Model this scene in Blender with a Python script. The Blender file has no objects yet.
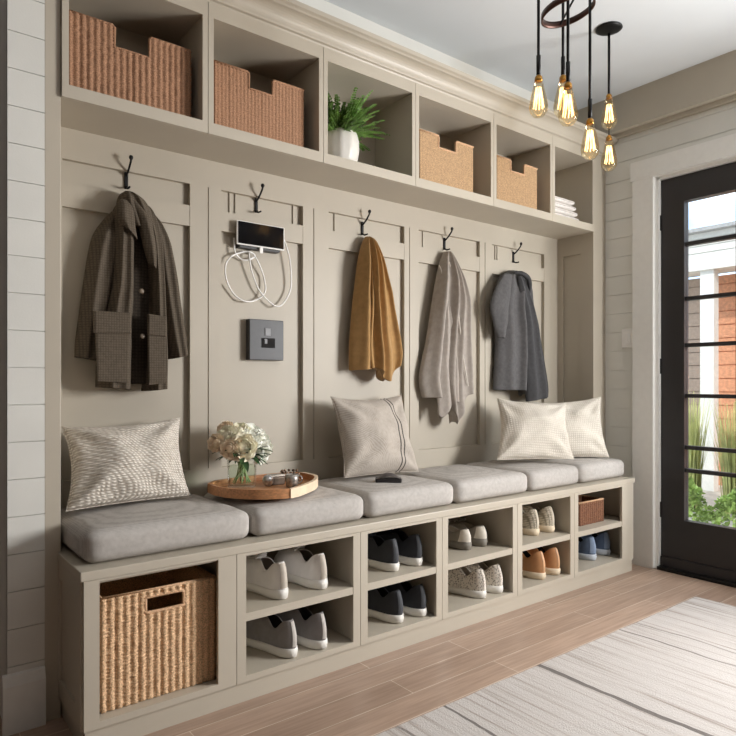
import bpy, bmesh, math, random
from mathutils import Vector, Matrix, noise
random.seed(4)
PI = math.pi
SC = bpy.context.scene
COL = SC.collection
CX, CY = math.cos(math.radians(52)), math.sin(math.radians(52))
EYE = 1.05
FLOOR = -0.05
CEIL = 2.82
F, U, B, R = 2.009, 2.28, 2.562, 3.70      # bench front, upper cabinet front, niche back, right wall

def at(px, py, Y):
    """real position of a photograph point on the upright plane y = Y"""
    t = (px - 368) / 640; u = (383 - py) / 640
    dx, dy = CX + CY * t, CY - CX * t
    k = Y / dy
    return dx * k, EYE + u * k

# ------------------------------------------------------------------ materials
def srgb(r, g, b):
    f = lambda v: (v / 255 / 12.92) if v / 255 <= .04045 else ((v / 255 + .055) / 1.055) ** 2.4
    return (f(r), f(g), f(b), 1)

def nt(name):
    m = bpy.data.materials.new(name); m.use_nodes = True
    n = m.node_tree.nodes; l = m.node_tree.links
    return m, n, l, n['Principled BSDF']

def mat(name, rgb, rough=.6, metal=0, var=.06, nscale=30, bump=.0, bscale=200, stretch=(1, 1, 1), spec=.5, sheen=0):
    m, n, l, p = nt(name)
    p.inputs['Roughness'].default_value = rough
    p.inputs['Metallic'].default_value = metal
    p.inputs['Specular IOR Level'].default_value = spec
    if sheen: p.inputs['Sheen Weight'].default_value = sheen
    tc = n.new('ShaderNodeTexCoord'); mp = n.new('ShaderNodeMapping')
    mp.inputs['Scale'].default_value = stretch
    l.new(tc.outputs['Object'], mp.inputs['Vector'])
    ns = n.new('ShaderNodeTexNoise'); ns.inputs['Scale'].default_value = nscale; ns.inputs['Detail'].default_value = 5
    l.new(mp.outputs[0], ns.inputs['Vector'])
    cr = n.new('ShaderNodeValToRGB')
    c = srgb(*rgb)
    cr.color_ramp.elements[0].color = tuple(max(0, x * (1 - var * 2)) for x in c[:3]) + (1,)
    cr.color_ramp.elements[1].color = tuple(min(1, x * (1 + var * 2)) for x in c[:3]) + (1,)
    cr.color_ramp.elements[0].position = .3; cr.color_ramp.elements[1].position = .7
    l.new(ns.outputs['Fac'], cr.inputs['Fac']); l.new(cr.outputs['Color'], p.inputs['Base Color'])
    if bump:
        nb = n.new('ShaderNodeTexNoise'); nb.inputs['Scale'].default_value = bscale
        l.new(mp.outputs[0], nb.inputs['Vector'])
        bp = n.new('ShaderNodeBump'); bp.inputs['Strength'].default_value = bump; bp.inputs['Distance'].default_value = .004
        l.new(nb.outputs['Fac'], bp.inputs['Height']); l.new(bp.outputs[0], p.inputs['Normal'])
    return m

def weave_mat(name, rgb, rgb2, scale=220, bump=.5, rough=.9, kind='weave', stripes=None):
    m, n, l, p = nt(name)
    p.inputs['Roughness'].default_value = rough; p.inputs['Specular IOR Level'].default_value = .2
    tc = n.new('ShaderNodeTexCoord')
    wa = n.new('ShaderNodeTexWave'); wb = n.new('ShaderNodeTexWave')
    for w, d in ((wa, 'DIAGONAL' if kind == 'diag' else 'X'), (wb, 'Z')):
        w.bands_direction = d; w.inputs['Scale'].default_value = scale; w.inputs['Distortion'].default_value = 1.5
        w.inputs['Detail'].default_value = 1; l.new(tc.outputs['Object'], w.inputs['Vector'])
    mx = n.new('ShaderNodeMath'); mx.operation = 'MULTIPLY'
    l.new(wa.outputs['Fac'], mx.inputs[0]); l.new(wb.outputs['Fac'], mx.inputs[1])
    ns = n.new('ShaderNodeTexNoise'); ns.inputs['Scale'].default_value = 60; ns.inputs['Detail'].default_value = 6
    l.new(tc.outputs['Object'], ns.inputs['Vector'])
    ad = n.new('ShaderNodeMath'); ad.operation = 'ADD'
    l.new(mx.outputs[0], ad.inputs[0]); l.new(ns.outputs['Fac'], ad.inputs[1])
    cr = n.new('ShaderNodeValToRGB')
    cr.color_ramp.elements[0].position = .35; cr.color_ramp.elements[1].position = 1.1
    cr.color_ramp.elements[0].color = srgb(*rgb2); cr.color_ramp.elements[1].color = srgb(*rgb)
    l.new(ad.outputs[0], cr.inputs['Fac'])
    out = cr.outputs['Color']
    if stripes:
        sx = n.new('ShaderNodeSeparateXYZ'); l.new(tc.outputs['Object'], sx.inputs[0])
        r2 = n.new('ShaderNodeValToRGB'); r2.color_ramp.interpolation = 'CONSTANT'
        mr = n.new('ShaderNodeMapRange'); mr.inputs['From Min'].default_value = -.25; mr.inputs['From Max'].default_value = .25
        l.new(sx.outputs['X'], mr.inputs['Value']); l.new(mr.outputs[0], r2.inputs['Fac'])
        e = r2.color_ramp.elements
        e[0].position = 0; e[0].color = (0, 0, 0, 1); e[1].position = 1; e[1].color = (0, 0, 0, 1)
        for a, b in stripes:
            q = e.new(.5 + a / .5); q.color = (1, 1, 1, 1); q = e.new(.5 + b / .5); q.color = (0, 0, 0, 1)
        mm = n.new('ShaderNodeMix'); mm.data_type = 'RGBA'
        l.new(r2.outputs['Color'], mm.inputs['Factor']); l.new(out, mm.inputs['A']); mm.inputs['B'].default_value = srgb(75, 70, 68)
        out = mm.outputs['Result']
    l.new(out, p.inputs['Base Color'])
    bp = n.new('ShaderNodeBump'); bp.inputs['Strength'].default_value = bump; bp.inputs['Distance'].default_value = .003
    l.new(mx.outputs[0], bp.inputs['Height']); l.new(bp.outputs[0], p.inputs['Normal'])
    return m

def clear_mat(name, tint=(1, 1, 1), gloss=.12):
    m = bpy.data.materials.new(name); m.use_nodes = True
    n = m.node_tree.nodes; l = m.node_tree.links; n.clear()
    o = n.new('ShaderNodeOutputMaterial'); t = n.new('ShaderNodeBsdfTransparent'); g = n.new('ShaderNodeBsdfGlossy')
    g.inputs['Roughness'].default_value = .03; t.inputs['Color'].default_value = tint + (1,)
    fr = n.new('ShaderNodeLayerWeight'); fr.inputs['Blend'].default_value = gloss
    mx = n.new('ShaderNodeMixShader'); sc_ = n.new('ShaderNodeMath'); sc_.operation = 'MULTIPLY'; sc_.inputs[1].default_value = .5; l.new(fr.outputs['Fresnel'], sc_.inputs[0]); l.new(sc_.outputs[0], mx.inputs[0])
    l.new(t.outputs[0], mx.inputs[1]); l.new(g.outputs[0], mx.inputs[2]); l.new(mx.outputs[0], o.inputs['Surface'])
    return m

def emis(name, rgb, s):
    m, n, l, p = nt(name)
    p.inputs['Base Color'].default_value = srgb(*rgb); p.inputs['Emission Color'].default_value = srgb(*rgb)
    p.inputs['Emission Strength'].default_value = s
    return m

PAINT = mat('greige_paint', (186, 177, 161), .45, var=.015, nscale=4, bump=.04, bscale=300)
PANEL = mat('greige_panel_paint', (178, 169, 153), .5, var=.02, nscale=3, bump=.04, bscale=300)
SHIP = mat('pale_shiplap_paint', (222, 221, 214), .5, var=.015, nscale=6, bump=.05, bscale=150)
TRIM = mat('white_trim_paint', (234, 233, 228), .4, var=.01)
DKB = mat('dark_brown_light_absorber', (66, 56, 48), .6, var=.05)  # dark tone for the unseen left wall, chosen so it bounces little light
DKW = mat('deep_taupe_fill_absorber', (112, 103, 92), .6, var=.02)  # dark tone for the unseen front wall, chosen to lower the room fill
BEAM = mat('taupe_beam_paint', (186, 178, 162), .6, var=.02, nscale=4)
CEILM = mat('ceiling_paint', (216, 220, 222), .8, var=.01, nscale=3)
IRON = mat('black_iron', (26, 25, 25), .45, .5, var=.1)
BRASS = mat('aged_brass', (170, 125, 60), .3, 1, var=.1)
BRONZE = mat('brown_bronze', (70, 45, 36), .4, .6, var=.15)
DOORM = mat('black_door_paint', (38, 36, 38), .4, var=.03, nscale=4)
CUSH = weave_mat('grey_linen', (195, 190, 184), (168, 162, 156), 90, .2)
PIL_L = weave_mat('oatmeal_diamond_weave', (228, 221, 210), (176, 164, 150), 34, .9, kind='diag')
PIL_G = weave_mat('taupe_herringbone', (190, 181, 170), (166, 156, 145), 60, .25, kind='diag', stripes=((.075, .083), (.098, .106)))
PIL_W = weave_mat('cream_ribbed', (220, 213, 201), (200, 191, 177), 26, .5)
WICK_R = mat('reddish_wicker', (166, 124, 94), .75, var=.2, nscale=260, bump=.5, bscale=300)
WICK_T = mat('tan_wicker', (184, 150, 112), .75, var=.2, nscale=280, bump=.6, bscale=300)
WICK_B = mat('straw_wicker', (220, 182, 142), .75, var=.2, nscale=220, bump=.5, bscale=300)
WICK_D = mat('dark_brown_wicker', (120, 78, 52), .7, var=.3, nscale=170, bump=.6, bscale=300)
RIM = mat('wicker_rim', (205, 165, 128), .7, var=.15, nscale=200, bump=.4)
LINING = mat('dark_lining', (28, 26, 26), .95, var=.1)
TRAYW = mat('tray_wood', (196, 140, 96), .5, var=.12, nscale=12, stretch=(1, 12, 12))
TRAYE = mat('tray_pale_edge', (232, 208, 178), .5, var=.05)
CERAM = mat('white_ceramic', (228, 224, 216), .35, var=.02)
LEAF = mat('fern_leaf', (112, 150, 72), .55, var=.3, nscale=20)
LEAFD = mat('dark_leaf', (52, 84, 44), .5, var=.25, nscale=25)
STEM = mat('stem_green', (150, 172, 120), .5, var=.1)
PETC = mat('cream_petal', (255, 244, 222), .7, var=.05, nscale=40, spec=.2)
PETP = mat('peach_petal', (252, 228, 202), .7, var=.06, nscale=40, spec=.2)
PETW = mat('white_petal', (252, 252, 238), .7, var=.05, nscale=40, spec=.2)
GLASS = clear_mat('clear_glass', (.98, .99, .98), .06)
PANE = clear_mat('window_pane', (.98, .99, .99), .06)
BULBG = clear_mat('amber_bulb_glass', (1, .92, .76), .30)
FILA = emis('filament_glow', (255, 222, 165), 2.6)
BLACKG = mat('black_screen', (8, 8, 12), .12, var=.0)
WHITEP = mat('white_plastic', (238, 236, 232), .4, var=.01)
CHAR = mat('charcoal_plastic', (58, 58, 60), .45, var=.04)
CHROME = mat('brushed_steel', (170, 168, 165), .3, 1, var=.1, nscale=60)
TOWEL = mat('white_towel', (226, 220, 214), .95, var=.04, nscale=60, bump=.5, bscale=400)

# ------------------------------------------------------------------ mesh helpers
def link(name, bm, m, parent=None, smooth=False, mods=None):
    me = bpy.data.meshes.new(name)
    bmesh.ops.recalc_face_normals(bm, faces=bm.faces)
    if smooth:
        for f in bm.faces: f.smooth = True
    bm.to_mesh(me); bm.free()
    for mm in (m if isinstance(m, (list, tuple)) else [m]): me.materials.append(mm)
    o = bpy.data.objects.new(name, me); COL.objects.link(o)
    if parent: o.parent = parent
    return o

def tag(o, label=None, cat=None, group=None, kind=None):
    if label: o['label'] = label
    if cat: o['category'] = cat
    if group: o['group'] = group
    if kind: o['kind'] = kind
    return o

def thing(name, loc, label, cat, rz=0, group=None):
    o = bpy.data.objects.new(name, None); COL.objects.link(o); o.empty_display_size = .05
    o.location = loc; o.rotation_euler = (0, 0, rz)
    return tag(o, label, cat, group)

def copy_tree(o, parent=None):
    c = o.copy(); COL.objects.link(c); c.parent = parent
    for ch in list(o.children): copy_tree(ch, c)
    return c

def box(bm, x0, x1, y0, y1, z0, z1, bev=0, mi=0):
    v = [bm.verts.new((x, y, z)) for x in (x0, x1) for y in (y0, y1) for z in (z0, z1)]
    fs = [bm.faces.new([v[i] for i in q]) for q in ((0, 1, 3, 2), (4, 6, 7, 5), (0, 4, 5, 1), (2, 3, 7, 6), (0, 2, 6, 4), (1, 5, 7, 3))]
    for f in fs: f.material_index = mi
    if bev:
        es = list({e for f in fs for e in f.edges})
        bmesh.ops.bevel(bm, geom=es, offset=bev, segments=2, affect='EDGES', profile=.6)

def tube(bm, pts, r, n=8, cap=True, closed=False):
    pts = [Vector(p) for p in pts]; rings = []
    N = len(pts); prev = None
    for i, p in enumerate(pts):
        a = pts[(i - 1) % N] if (closed or i > 0) else p
        b = pts[(i + 1) % N] if (closed or i < N - 1) else p
        d = (b - a).normalized() if (b - a).length > 1e-9 else Vector((0, 0, 1))
        if prev is None:
            s = d.orthogonal().normalized()
        else:
            s = (prev - d * prev.dot(d))
            s = s.normalized() if s.length > 1e-6 else d.orthogonal().normalized()
        prev = s; t = d.cross(s)
        rr = r(i / (N - 1)) if callable(r) else r
        rings.append([bm.verts.new(p + (s * math.cos(2 * PI * k / n) + t * math.sin(2 * PI * k / n)) * rr) for k in range(n)])
    M_ = N if closed else N - 1
    for i in range(M_):
        a, b = rings[i], rings[(i + 1) % N]
        for k in range(n): bm.faces.new((a[k], a[(k + 1) % n], b[(k + 1) % n], b[k]))
    if cap and not closed:
        bm.faces.new(rings[0]); bm.faces.new(rings[-1])

def spline(pts, n=8):
    pts = [Vector(p) for p in pts]; out = []
    P = [pts[0]] + pts + [pts[-1]]
    for i in range(1, len(P) - 2):
        for k in range(n):
            t = k / n; a, b, c, d = P[i - 1], P[i], P[i + 1], P[i + 2]
            out.append(.5 * ((2 * b) + (c - a) * t + (2 * a - 5 * b + 4 * c - d) * t * t + (3 * b - a - 3 * c + d) * t ** 3))
    out.append(pts[-1]); return out

def lathe(bm, prof, cx=0, cy=0, cz=0, n=24, capb=True, capt=True, mi=0):
    rings = [[bm.verts.new((cx + r * math.cos(2 * PI * k / n), cy + r * math.sin(2 * PI * k / n), cz + z)) for k in range(n)] for r, z in prof]
    for a, b in zip(rings, rings[1:]):
        for k in range(n): bm.faces.new((a[k], a[(k + 1) % n], b[(k + 1) % n], b[k])).material_index = mi
    if capb: bm.faces.new(rings[0]).material_index = mi
    if capt: bm.faces.new(rings[-1]).material_index = mi

def rings_mesh(bm, rings, cap0=False, cap1=False):
    vr = [[bm.verts.new(p) for p in r] for r in rings]
    n = len(vr[0])
    for a, b in zip(vr, vr[1:]):
        for k in range(n): bm.faces.new((a[k], a[(k + 1) % n], b[(k + 1) % n], b[k]))
    if cap0: bm.faces.new(vr[0])
    if cap1: bm.faces.new(vr[-1])

def prism_x(bm, prof, x0, x1):
    a = [bm.verts.new((x0, y, z)) for y, z in prof]; b = [bm.verts.new((x1, y, z)) for y, z in prof]
    n = len(prof)
    for k in range(n): bm.faces.new((a[k], a[(k + 1) % n], b[(k + 1) % n], b[k]))
    bm.faces.new(a); bm.faces.new(b)

def struct(name, bm, m, **k): return tag(link(name, bm, m, **k), kind='structure')
NB = bmesh.new

# ------------------------------------------------------------------ floor
def floor_mat():
    m, n, l, p = nt('floor_planks')
    tc = n.new('ShaderNodeTexCoord'); mp = n.new('ShaderNodeMapping'); l.new(tc.outputs['Object'], mp.inputs[0])
    mp.inputs['Location'].default_value = (.35, .06, 0)
    br = n.new('ShaderNodeTexBrick'); l.new(mp.outputs[0], br.inputs['Vector'])
    br.inputs['Scale'].default_value = 1; br.inputs['Brick Width'].default_value = 1.15; br.inputs['Row Height'].default_value = .125
    br.inputs['Mortar Size'].default_value = .0016; br.inputs['Mortar Smooth'].default_value = .1
    br.inputs['Color1'].default_value = srgb(184, 158, 139); br.inputs['Color2'].default_value = srgb(164, 139, 121)
    br.inputs['Mortar'].default_value = srgb(214, 198, 180)
    br.offset = .37; br.offset_frequency = 2
    mp2 = n.new('ShaderNodeMapping'); mp2.inputs['Scale'].default_value = (1.2, 22, 1); l.new(tc.outputs['Object'], mp2.inputs[0])
    ns = n.new('ShaderNodeTexNoise'); ns.inputs['Scale'].default_value = 3; ns.inputs['Detail'].default_value = 8; ns.inputs['Roughness'].default_value = .65
    l.new(mp2.outputs[0], ns.inputs['Vector'])
    cr = n.new('ShaderNodeValToRGB'); cr.color_ramp.elements[0].position = .3; cr.color_ramp.elements[1].position = .72
    cr.color_ramp.elements[0].color = (.72, .70, .68, 1); cr.color_ramp.elements[1].color = (1.1, 1.1, 1.1, 1)
    l.new(ns.outputs['Fac'], cr.inputs['Fac'])
    mx = n.new('ShaderNodeMix'); mx.data_type = 'RGBA'; mx.blend_type = 'MULTIPLY'; mx.inputs['Factor'].default_value = 1
    l.new(br.outputs['Color'], mx.inputs['A']); l.new(cr.outputs['Color'], mx.inputs['B'])
    l.new(mx.outputs['Result'], p.inputs['Base Color'])
    p.inputs['Roughness'].default_value = .38
    bp = n.new('ShaderNodeBump'); bp.inputs['Strength'].default_value = .15; bp.inputs['Distance'].default_value = .002
    l.new(ns.outputs['Fac'], bp.inputs['Height']); l.new(bp.outputs[0], p.inputs['Normal'])
    return m
b = NB(); box(b, -1.8, R + .15, -2.6, 3.6, FLOOR - .1, FLOOR); struct('floor', b, floor_mat())
b = NB(); box(b, -1.8, R + .15, -2.6, 3.6, CEIL, CEIL + .1); struct('ceiling', b, CEILM)

# ------------------------------------------------------------------ walls
def boards_y(bm, x0, x1, yf, z0, z1, h=.118, gap=.0024, t=.015, off=0):
    """shiplap boards facing -y, running along x"""
    z = z0 - off
    while z < z1:
        a, c = max(z, z0), min(z + h - gap, z1)
        if c - a > .004: box(bm, x0, x1, yf, yf + t, a, c)
        z += h
    box(bm, x0, x1, yf + t * .5, yf + t + .01, z0, z1)
def boards_x(bm, y0, y1, xf, z0, z1, h=.118, gap=.0024, t=.015, off=0, zref=FLOOR):
    z = zref - off
    while z < z1:
        a, c = max(z, z0), min(z + h - gap, z1)
        if c - a > .004: box(bm, xf, xf + t, y0, y1, a, c)
        z += h
    box(bm, xf + t * .5, xf + t + .01, y0, y1, z0, z1)

b = NB(); box(b, .45, R + .1, 2.60, 2.72, FLOOR, CEIL); struct('wall_back', b, SHIP)
b = NB(); boards_y(b, .345, .4515, U, FLOOR, CEIL, off=.03); box(b, .345, .4515, U + .02, 2.9, FLOOR, CEIL)
boards_y(b, -.8, .345, 2.9, FLOOR, CEIL); struct('wall_left', b, SHIP)
b = NB(); box(b, -.85, -.80, -2.6, 2.9, FLOOR, CEIL); struct('wall_outer_light_block', b, DKB)  # unseen wall added close on the left, dark to hold back fill light
b = NB(); box(b, -1.85, R + .13, -2.72, -2.6, FLOOR, CEIL); struct('wall_front_fill_block', b, DKW)  # unseen wall added behind the camera to shut out and soak up fill
# right wall with door opening and a window opening nearer the camera
DY0, DY1, DZ = 1.02, 1.935, 2.262
WY0, WY1, WZ0, WZ1 = -.42, .50, .75, 2.15
b = NB()
boards_x(b, DY1, 2.6, R, FLOOR, CEIL); boards_x(b, DY0, DY1, R, DZ, CEIL)
boards_x(b, WY1, DY0, R, FLOOR, CEIL); boards_x(b, WY0, WY1, R, FLOOR, WZ0); boards_x(b, WY0, WY1, R, WZ1, CEIL)
boards_x(b, -2.6, WY0, R, FLOOR, CEIL)
for y0, y1, z0, z1 in ((DY1, 2.7, FLOOR, CEIL), (DY0, DY1, DZ, CEIL), (WY1, DY0, FLOOR, CEIL), (WY0, WY1, FLOOR, WZ0), (WY0, WY1, WZ1, CEIL), (-2.6, WY0, FLOOR, CEIL)):
    box(b, R + .02, R + .13, y0, y1, z0, z1)
struct('wall_right', b, SHIP)
b = NB(); box(b, R - .07, R + .0, -2.6, 2.60, 2.60, CEIL); box(b, R - .03, R, -2.6, 2.60, 2.575, 2.60); struct('trim_1', b, BEAM)
# window (outside the frame) with its casing
b = NB()
for y0, y1, z0, z1 in ((WY0 - .1, WY0, WZ0 - .1, WZ1 + .1), (WY1, WY1 + .1, WZ0 - .1, WZ1 + .1), (WY0, WY1, WZ1, WZ1 + .1), (WY0, WY1, WZ0 - .1, WZ0)):
    box(b, R - .025, R + .13, y0, y1, z0, z1)
box(b, R + .04, R + .07, (WY0 + WY1) / 2 - .015, (WY0 + WY1) / 2 + .015, WZ0, WZ1)
struct('window_1', b, TRIM)
# door casing
b = NB()
box(b, R - .04, R, DY1 + .012, 2.075, FLOOR, 2.272); box(b, R - .04, R, DY0 - .15, DY0 - .012, FLOOR, 2.272)
box(b, R - .045, R, DY0 - .16, 2.085, 2.272, 2.385)
box(b, R - .01, R + .13, DY1 - .008, DY1 + .012, FLOOR, DZ + .01); box(b, R - .01, R + .13, DY0 - .012, DY0 + .008, FLOOR, DZ + .01)
box(b, R - .01, R + .13, DY0, DY1, DZ - .008, DZ + .015)
struct('trim_2', b, TRIM)
b = NB(); box(b, R - .035, R + .12, DY0 + .008, DY1 - .008, FLOOR, FLOOR + .02, .004); struct('trim_3', b, IRON)
# baseboards
b = NB(); prism_x(b, [(U - .018, FLOOR), (U - .018, .10), (U - .012, .115), (U - .008, .13), (U, .135), (U, FLOOR)], .33, .4515)
struct('baseboard_back', b, TRIM)
b = NB(); box(b, R - .018, R, 2.085, 2.28, FLOOR, .09); box(b, R - .018, R, -2.6, DY0 - .16, FLOOR, .09); struct('baseboard_right', b, TRIM)

# ------------------------------------------------------------------ door
gy0, gy1, gz0, gz1 = DY0 + .15, 1.785, .255, 2.100
xf = R + .015
b = NB()
box(b, xf, xf + .045, gy1, DY1 - .01, FLOOR + .02, DZ - .01); box(b, xf, xf + .045, DY0 + .01, gy0, FLOOR + .02, DZ - .01)
box(b, xf, xf + .045, gy0, gy1, gz1, DZ - .01); box(b, xf, xf + .045, gy0, gy1, FLOOR + .02, gz0)
for y0, y1, z0, z1 in ((gy0 - .02, gy0, gz0, gz1), (gy1, gy1 + .02, gz0, gz1), (gy0 - .02, gy1 + .02, gz1, gz1 + .02), (gy0 - .02, gy1 + .02, gz0 - .02, gz0)):
    box(b, xf - .008, xf, y0, y1, z0, z1)
box(b, xf - .012, xf, DY0 + .012, DY1 - .012, FLOOR + .02, FLOOR + .075)
door = struct('door_1', b, DOORM)
b = NB(); box(b, xf + .004, xf + .04, 1.488, 1.512, gz0, gz1)
for z in (1.852, 1.537, 1.268, .976, .678, .545): box(b, xf + .004, xf + .04, gy0, gy1, z - .011, z + .011)
link('glazing_bar', b, DOORM, door)
b = NB(); box(b, xf + .02, xf + .024, gy0, gy1, gz0, gz1); link('glass_pane', b, PANE, door)
for z in (.3, 1.15, 2.0):
    b = NB(); lathe(b, [(.007, -.045), (.007, .045)], xf - .004, DY1 - .006, z, 10); link('hinge', b, IRON, door)
b = NB(); tube(b, [(xf, DY0 + .075, .95), (xf - .05, DY0 + .075, .95), (xf - .05, DY0 + .19, .95)], .009); link('handle', b, IRON, door)
# light switch
x, z = R - .012, 1.327
s = thing('light_switch', (x, 2.126, z), 'small white wall switch plate on the pale shiplap left of the black door', 'light switch')
b = NB(); box(b, 0, .012, -.036, .036, -.058, .058, .003); link('cover_plate', b, WHITEP, s)
b = NB(); box(b, -.005, 0, -.014, .014, -.03, .03, .002); link('rocker', b, WHITEP, s)

# ------------------------------------------------------------------ niche panelling
b = NB()
box(b, .50, 3.561, B, 2.60, .45, 2.02)
yf = B - .022
box(b, .50, 3.561, yf, B, 1.875, 1.99)
box(b, .50, 3.561, yf, B, .45, .69)
stiles = [(.50, .562), (1.05, 1.1275), (1.1325, 1.19), (1.60, 1.657), (1.662, 1.745), (2.228, 2.262), (2.267, 2.33), (2.812, 2.855), (2.86, 2.92), (3.42, 3.561)]
for x0, x1 in stiles: box(b, x0, x1, yf, B, .69, 1.875)
for x0, x1 in ((1.1275, 1.1325), (1.657, 1.662), (2.262, 2.267), (2.855, 2.86)): box(b, x0, x1, yf + .006, B, .69, 1.875)
bays = [(.562, 1.05), (1.19, 1.60), (1.745, 2.228), (2.33, 2.812), (2.92, 3.42)]
for x0, x1 in bays: box(b, x0, x1, yf + .0015, B, 1.70, 1.785)
for x in (1.235, 1.262, 1.555, 1.79, 2.375, 2.965, 2.985): box(b, x, x + .004, B - .006, B, 1.785, 1.875)
struct('trim_4', b, PANEL)
# end posts and niche side
b = NB(); box(b, .4515, .4995, U, 2.6, FLOOR, 2.49, .002); struct('trim_5', b, PAINT)
b = NB(); box(b, 3.561 + .012, 3.70, U, 2.6, FLOOR, 2.49)
XI = 3.561
for y0, y1, z0, z1 in ((U, 2.365, .45, 1.99), (2.50, B, .45, 1.99), (2.365, 2.50, 1.87, 1.99), (2.365, 2.50, .45, .66)):
    box(b, XI, XI + .012, y0, y1, z0, z1)
box(b, XI - .002, XI + .02, U - .004, U + .03, .45, 2.49)
struct('trim_6', b, PAINT)
# crown moulding
b = NB()
prof = [(U + .02, 2.486), (U - .006, 2.486), (U - .010, 2.494), (U - .02, 2.497)]
for k in range(9):
    a = k / 8 * PI / 2
    prof.append((U - .022 - .05 * (1 - math.cos(a)), 2.500 + .05 * math.sin(a)))
prof += [(U - .078, 2.555), (U - .09, 2.560), (U - .09, 2.578), (U + .02, 2.578)]
prism_x(b, prof, .4515, R - .005)
struct('trim_7', b, PAINT)
b = NB(); box(b, .4515, R - .005, 2.47, 2.598, 2.58, CEIL - .001); box(b, .4515, R - .005, 2.455, 2.47, 2.76, CEIL - .001); struct('trim_10', b, SHIP)

# ------------------------------------------------------------------ upper cubbies
ux = [.4995, 1.009, 1.531, 2.061, 2.62, 3.133, 3.561]
ulab = ['greige open wall cubby at the left end, holding the largest woven basket',
        'greige open wall cubby second from the left, holding a reddish basket',
        'greige open wall cubby holding the potted fern',
        'greige open wall cubby just right of the fern, holding a tan basket',
        'greige open wall cubby holding the tan basket nearest the towels',
        'greige open wall cubby at the right end, holding folded towels']
for i in range(6):
    x0, x1 = ux[i] + .0012, ux[i + 1] - .0012
    t = thing('wall_cubby', ((x0 + x1) / 2, U, 1.99), ulab[i], 'cabinet', group='open cubbies above the hooks')
    w = (x1 - x0) / 2
    b = NB()
    box(b, -w, -w + .018, .0, .30, 0, .495); box(b, w - .018, w, .0, .30, 0, .495)
    box(b, -w + .018, w - .018, .0, .30, .012, .043); box(b, -w + .018, w - .018, .0, .30, .44, .495)
    box(b, -w + .018, w - .018, .275, .30, .043, .44)
    link('carcass', b, PAINT, t)
    b = NB()
    box(b, -w, w, -.012, 0, 0, .043); box(b, -w, w, -.012, 0, .44, .495)
    box(b, -w, -w + .021, -.012, 0, .043, .44); box(b, w - .021, w, -.012, 0, .043, .44)
    link('face_frame', b, PAINT, t)
    b = NB(); box(b, -w - .0012, w + .0012, 0, .28, -.0005, .012); link('underside', b, PAINT, t)

# ------------------------------------------------------------------ bench
bx = [.4985, .991, 1.522, 1.969, 2.478, 2.944, 3.53]
blab = ['greige bench cubby at the left end with one tall opening for the big basket',
        'greige bench cubby with a shelf, white trainers above grey trainers',
        'greige bench cubby with a shelf, holding two pairs of black trainers',
        'greige bench cubby with a shelf, low shoes above knit trainers',
        'greige bench cubby with a shelf, striped shoes above tan leather shoes',
        'greige bench cubby at the right end, brown basket above blue shoes']
BACK = 2.538
for i in range(6):
    x0, x1 = bx[i] + .0012, bx[i + 1] - .0012
    t = thing('bench_cubby', ((x0 + x1) / 2, F, .02), blab[i], 'cabinet', group='cubby units under the bench seat')
    w = (x1 - x0) / 2; D = BACK - F
    b = NB()
    box(b, -w, -w + .018, 0, D, 0, .445); box(b, w - .018, w, 0, D, 0, .445)
    box(b, -w + .018, w - .018, 0, D, 0, .018); box(b, -w + .018, w - .018, 0, D, .43, .445)
    box(b, -w + .018, w - .018, D - .015, D, .018, .43)
    link('carcass', b, PAINT, t)
    b = NB(); sl, sr = (.044, .066) if i == 0 else ((.034, .034) if i < 5 else (.034, .12))
    box(b, -w, -w + sl, -.014, 0, 0, .445); box(b, w - sr, w, -.014, 0, 0, .445)
    box(b, -w + sl, w - sr, -.014, 0, 0, .022); box(b, -w + sl, w - sr, -.014, 0, .438, .445) if i == 0 else box(b, -w + sl, w - sr, -.014, 0, .435, .445)
    link('face_frame', b, PAINT, t)
    if i:
        b = NB(); box(b, -w + .0185, w - .0185, -.012, D - .016, .208, .236); link('shelf', b, PAINT, t)
    if i == 0:
        b = NB()
        for y0, y1, z0, z1 in ((.0, .06, 0, .445), (D - .27, D - .21, 0, .445), (.06, D - .27, .39, .445), (.06, D - .27, 0, .06)):
            box(b, -w - .007, -w, y0, y1, z0, z1)
        link('end_panel', b, PAINT, t)
b = NB(); box(b, .490, 3.545, F - .016, BACK, .4655, .494, .003)
o = link('seat_board', b, PAINT); tag(o, 'long greige bench top board running under the seat cushions', 'bench top')
b = NB(); box(b, .505, 3.53, F - .004, F + .02, FLOOR, .019); box(b, .505, .52, F + .02, BACK, FLOOR, .019); box(b, 3.51, 3.53, F + .02, BACK, FLOOR, .019)
struct('trim_8', b, PAINT)
b = NB(); box(b, 3.532, 3.69, 2.20, 2.278, FLOOR, .46); struct('trim_9', b, PAINT)

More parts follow.
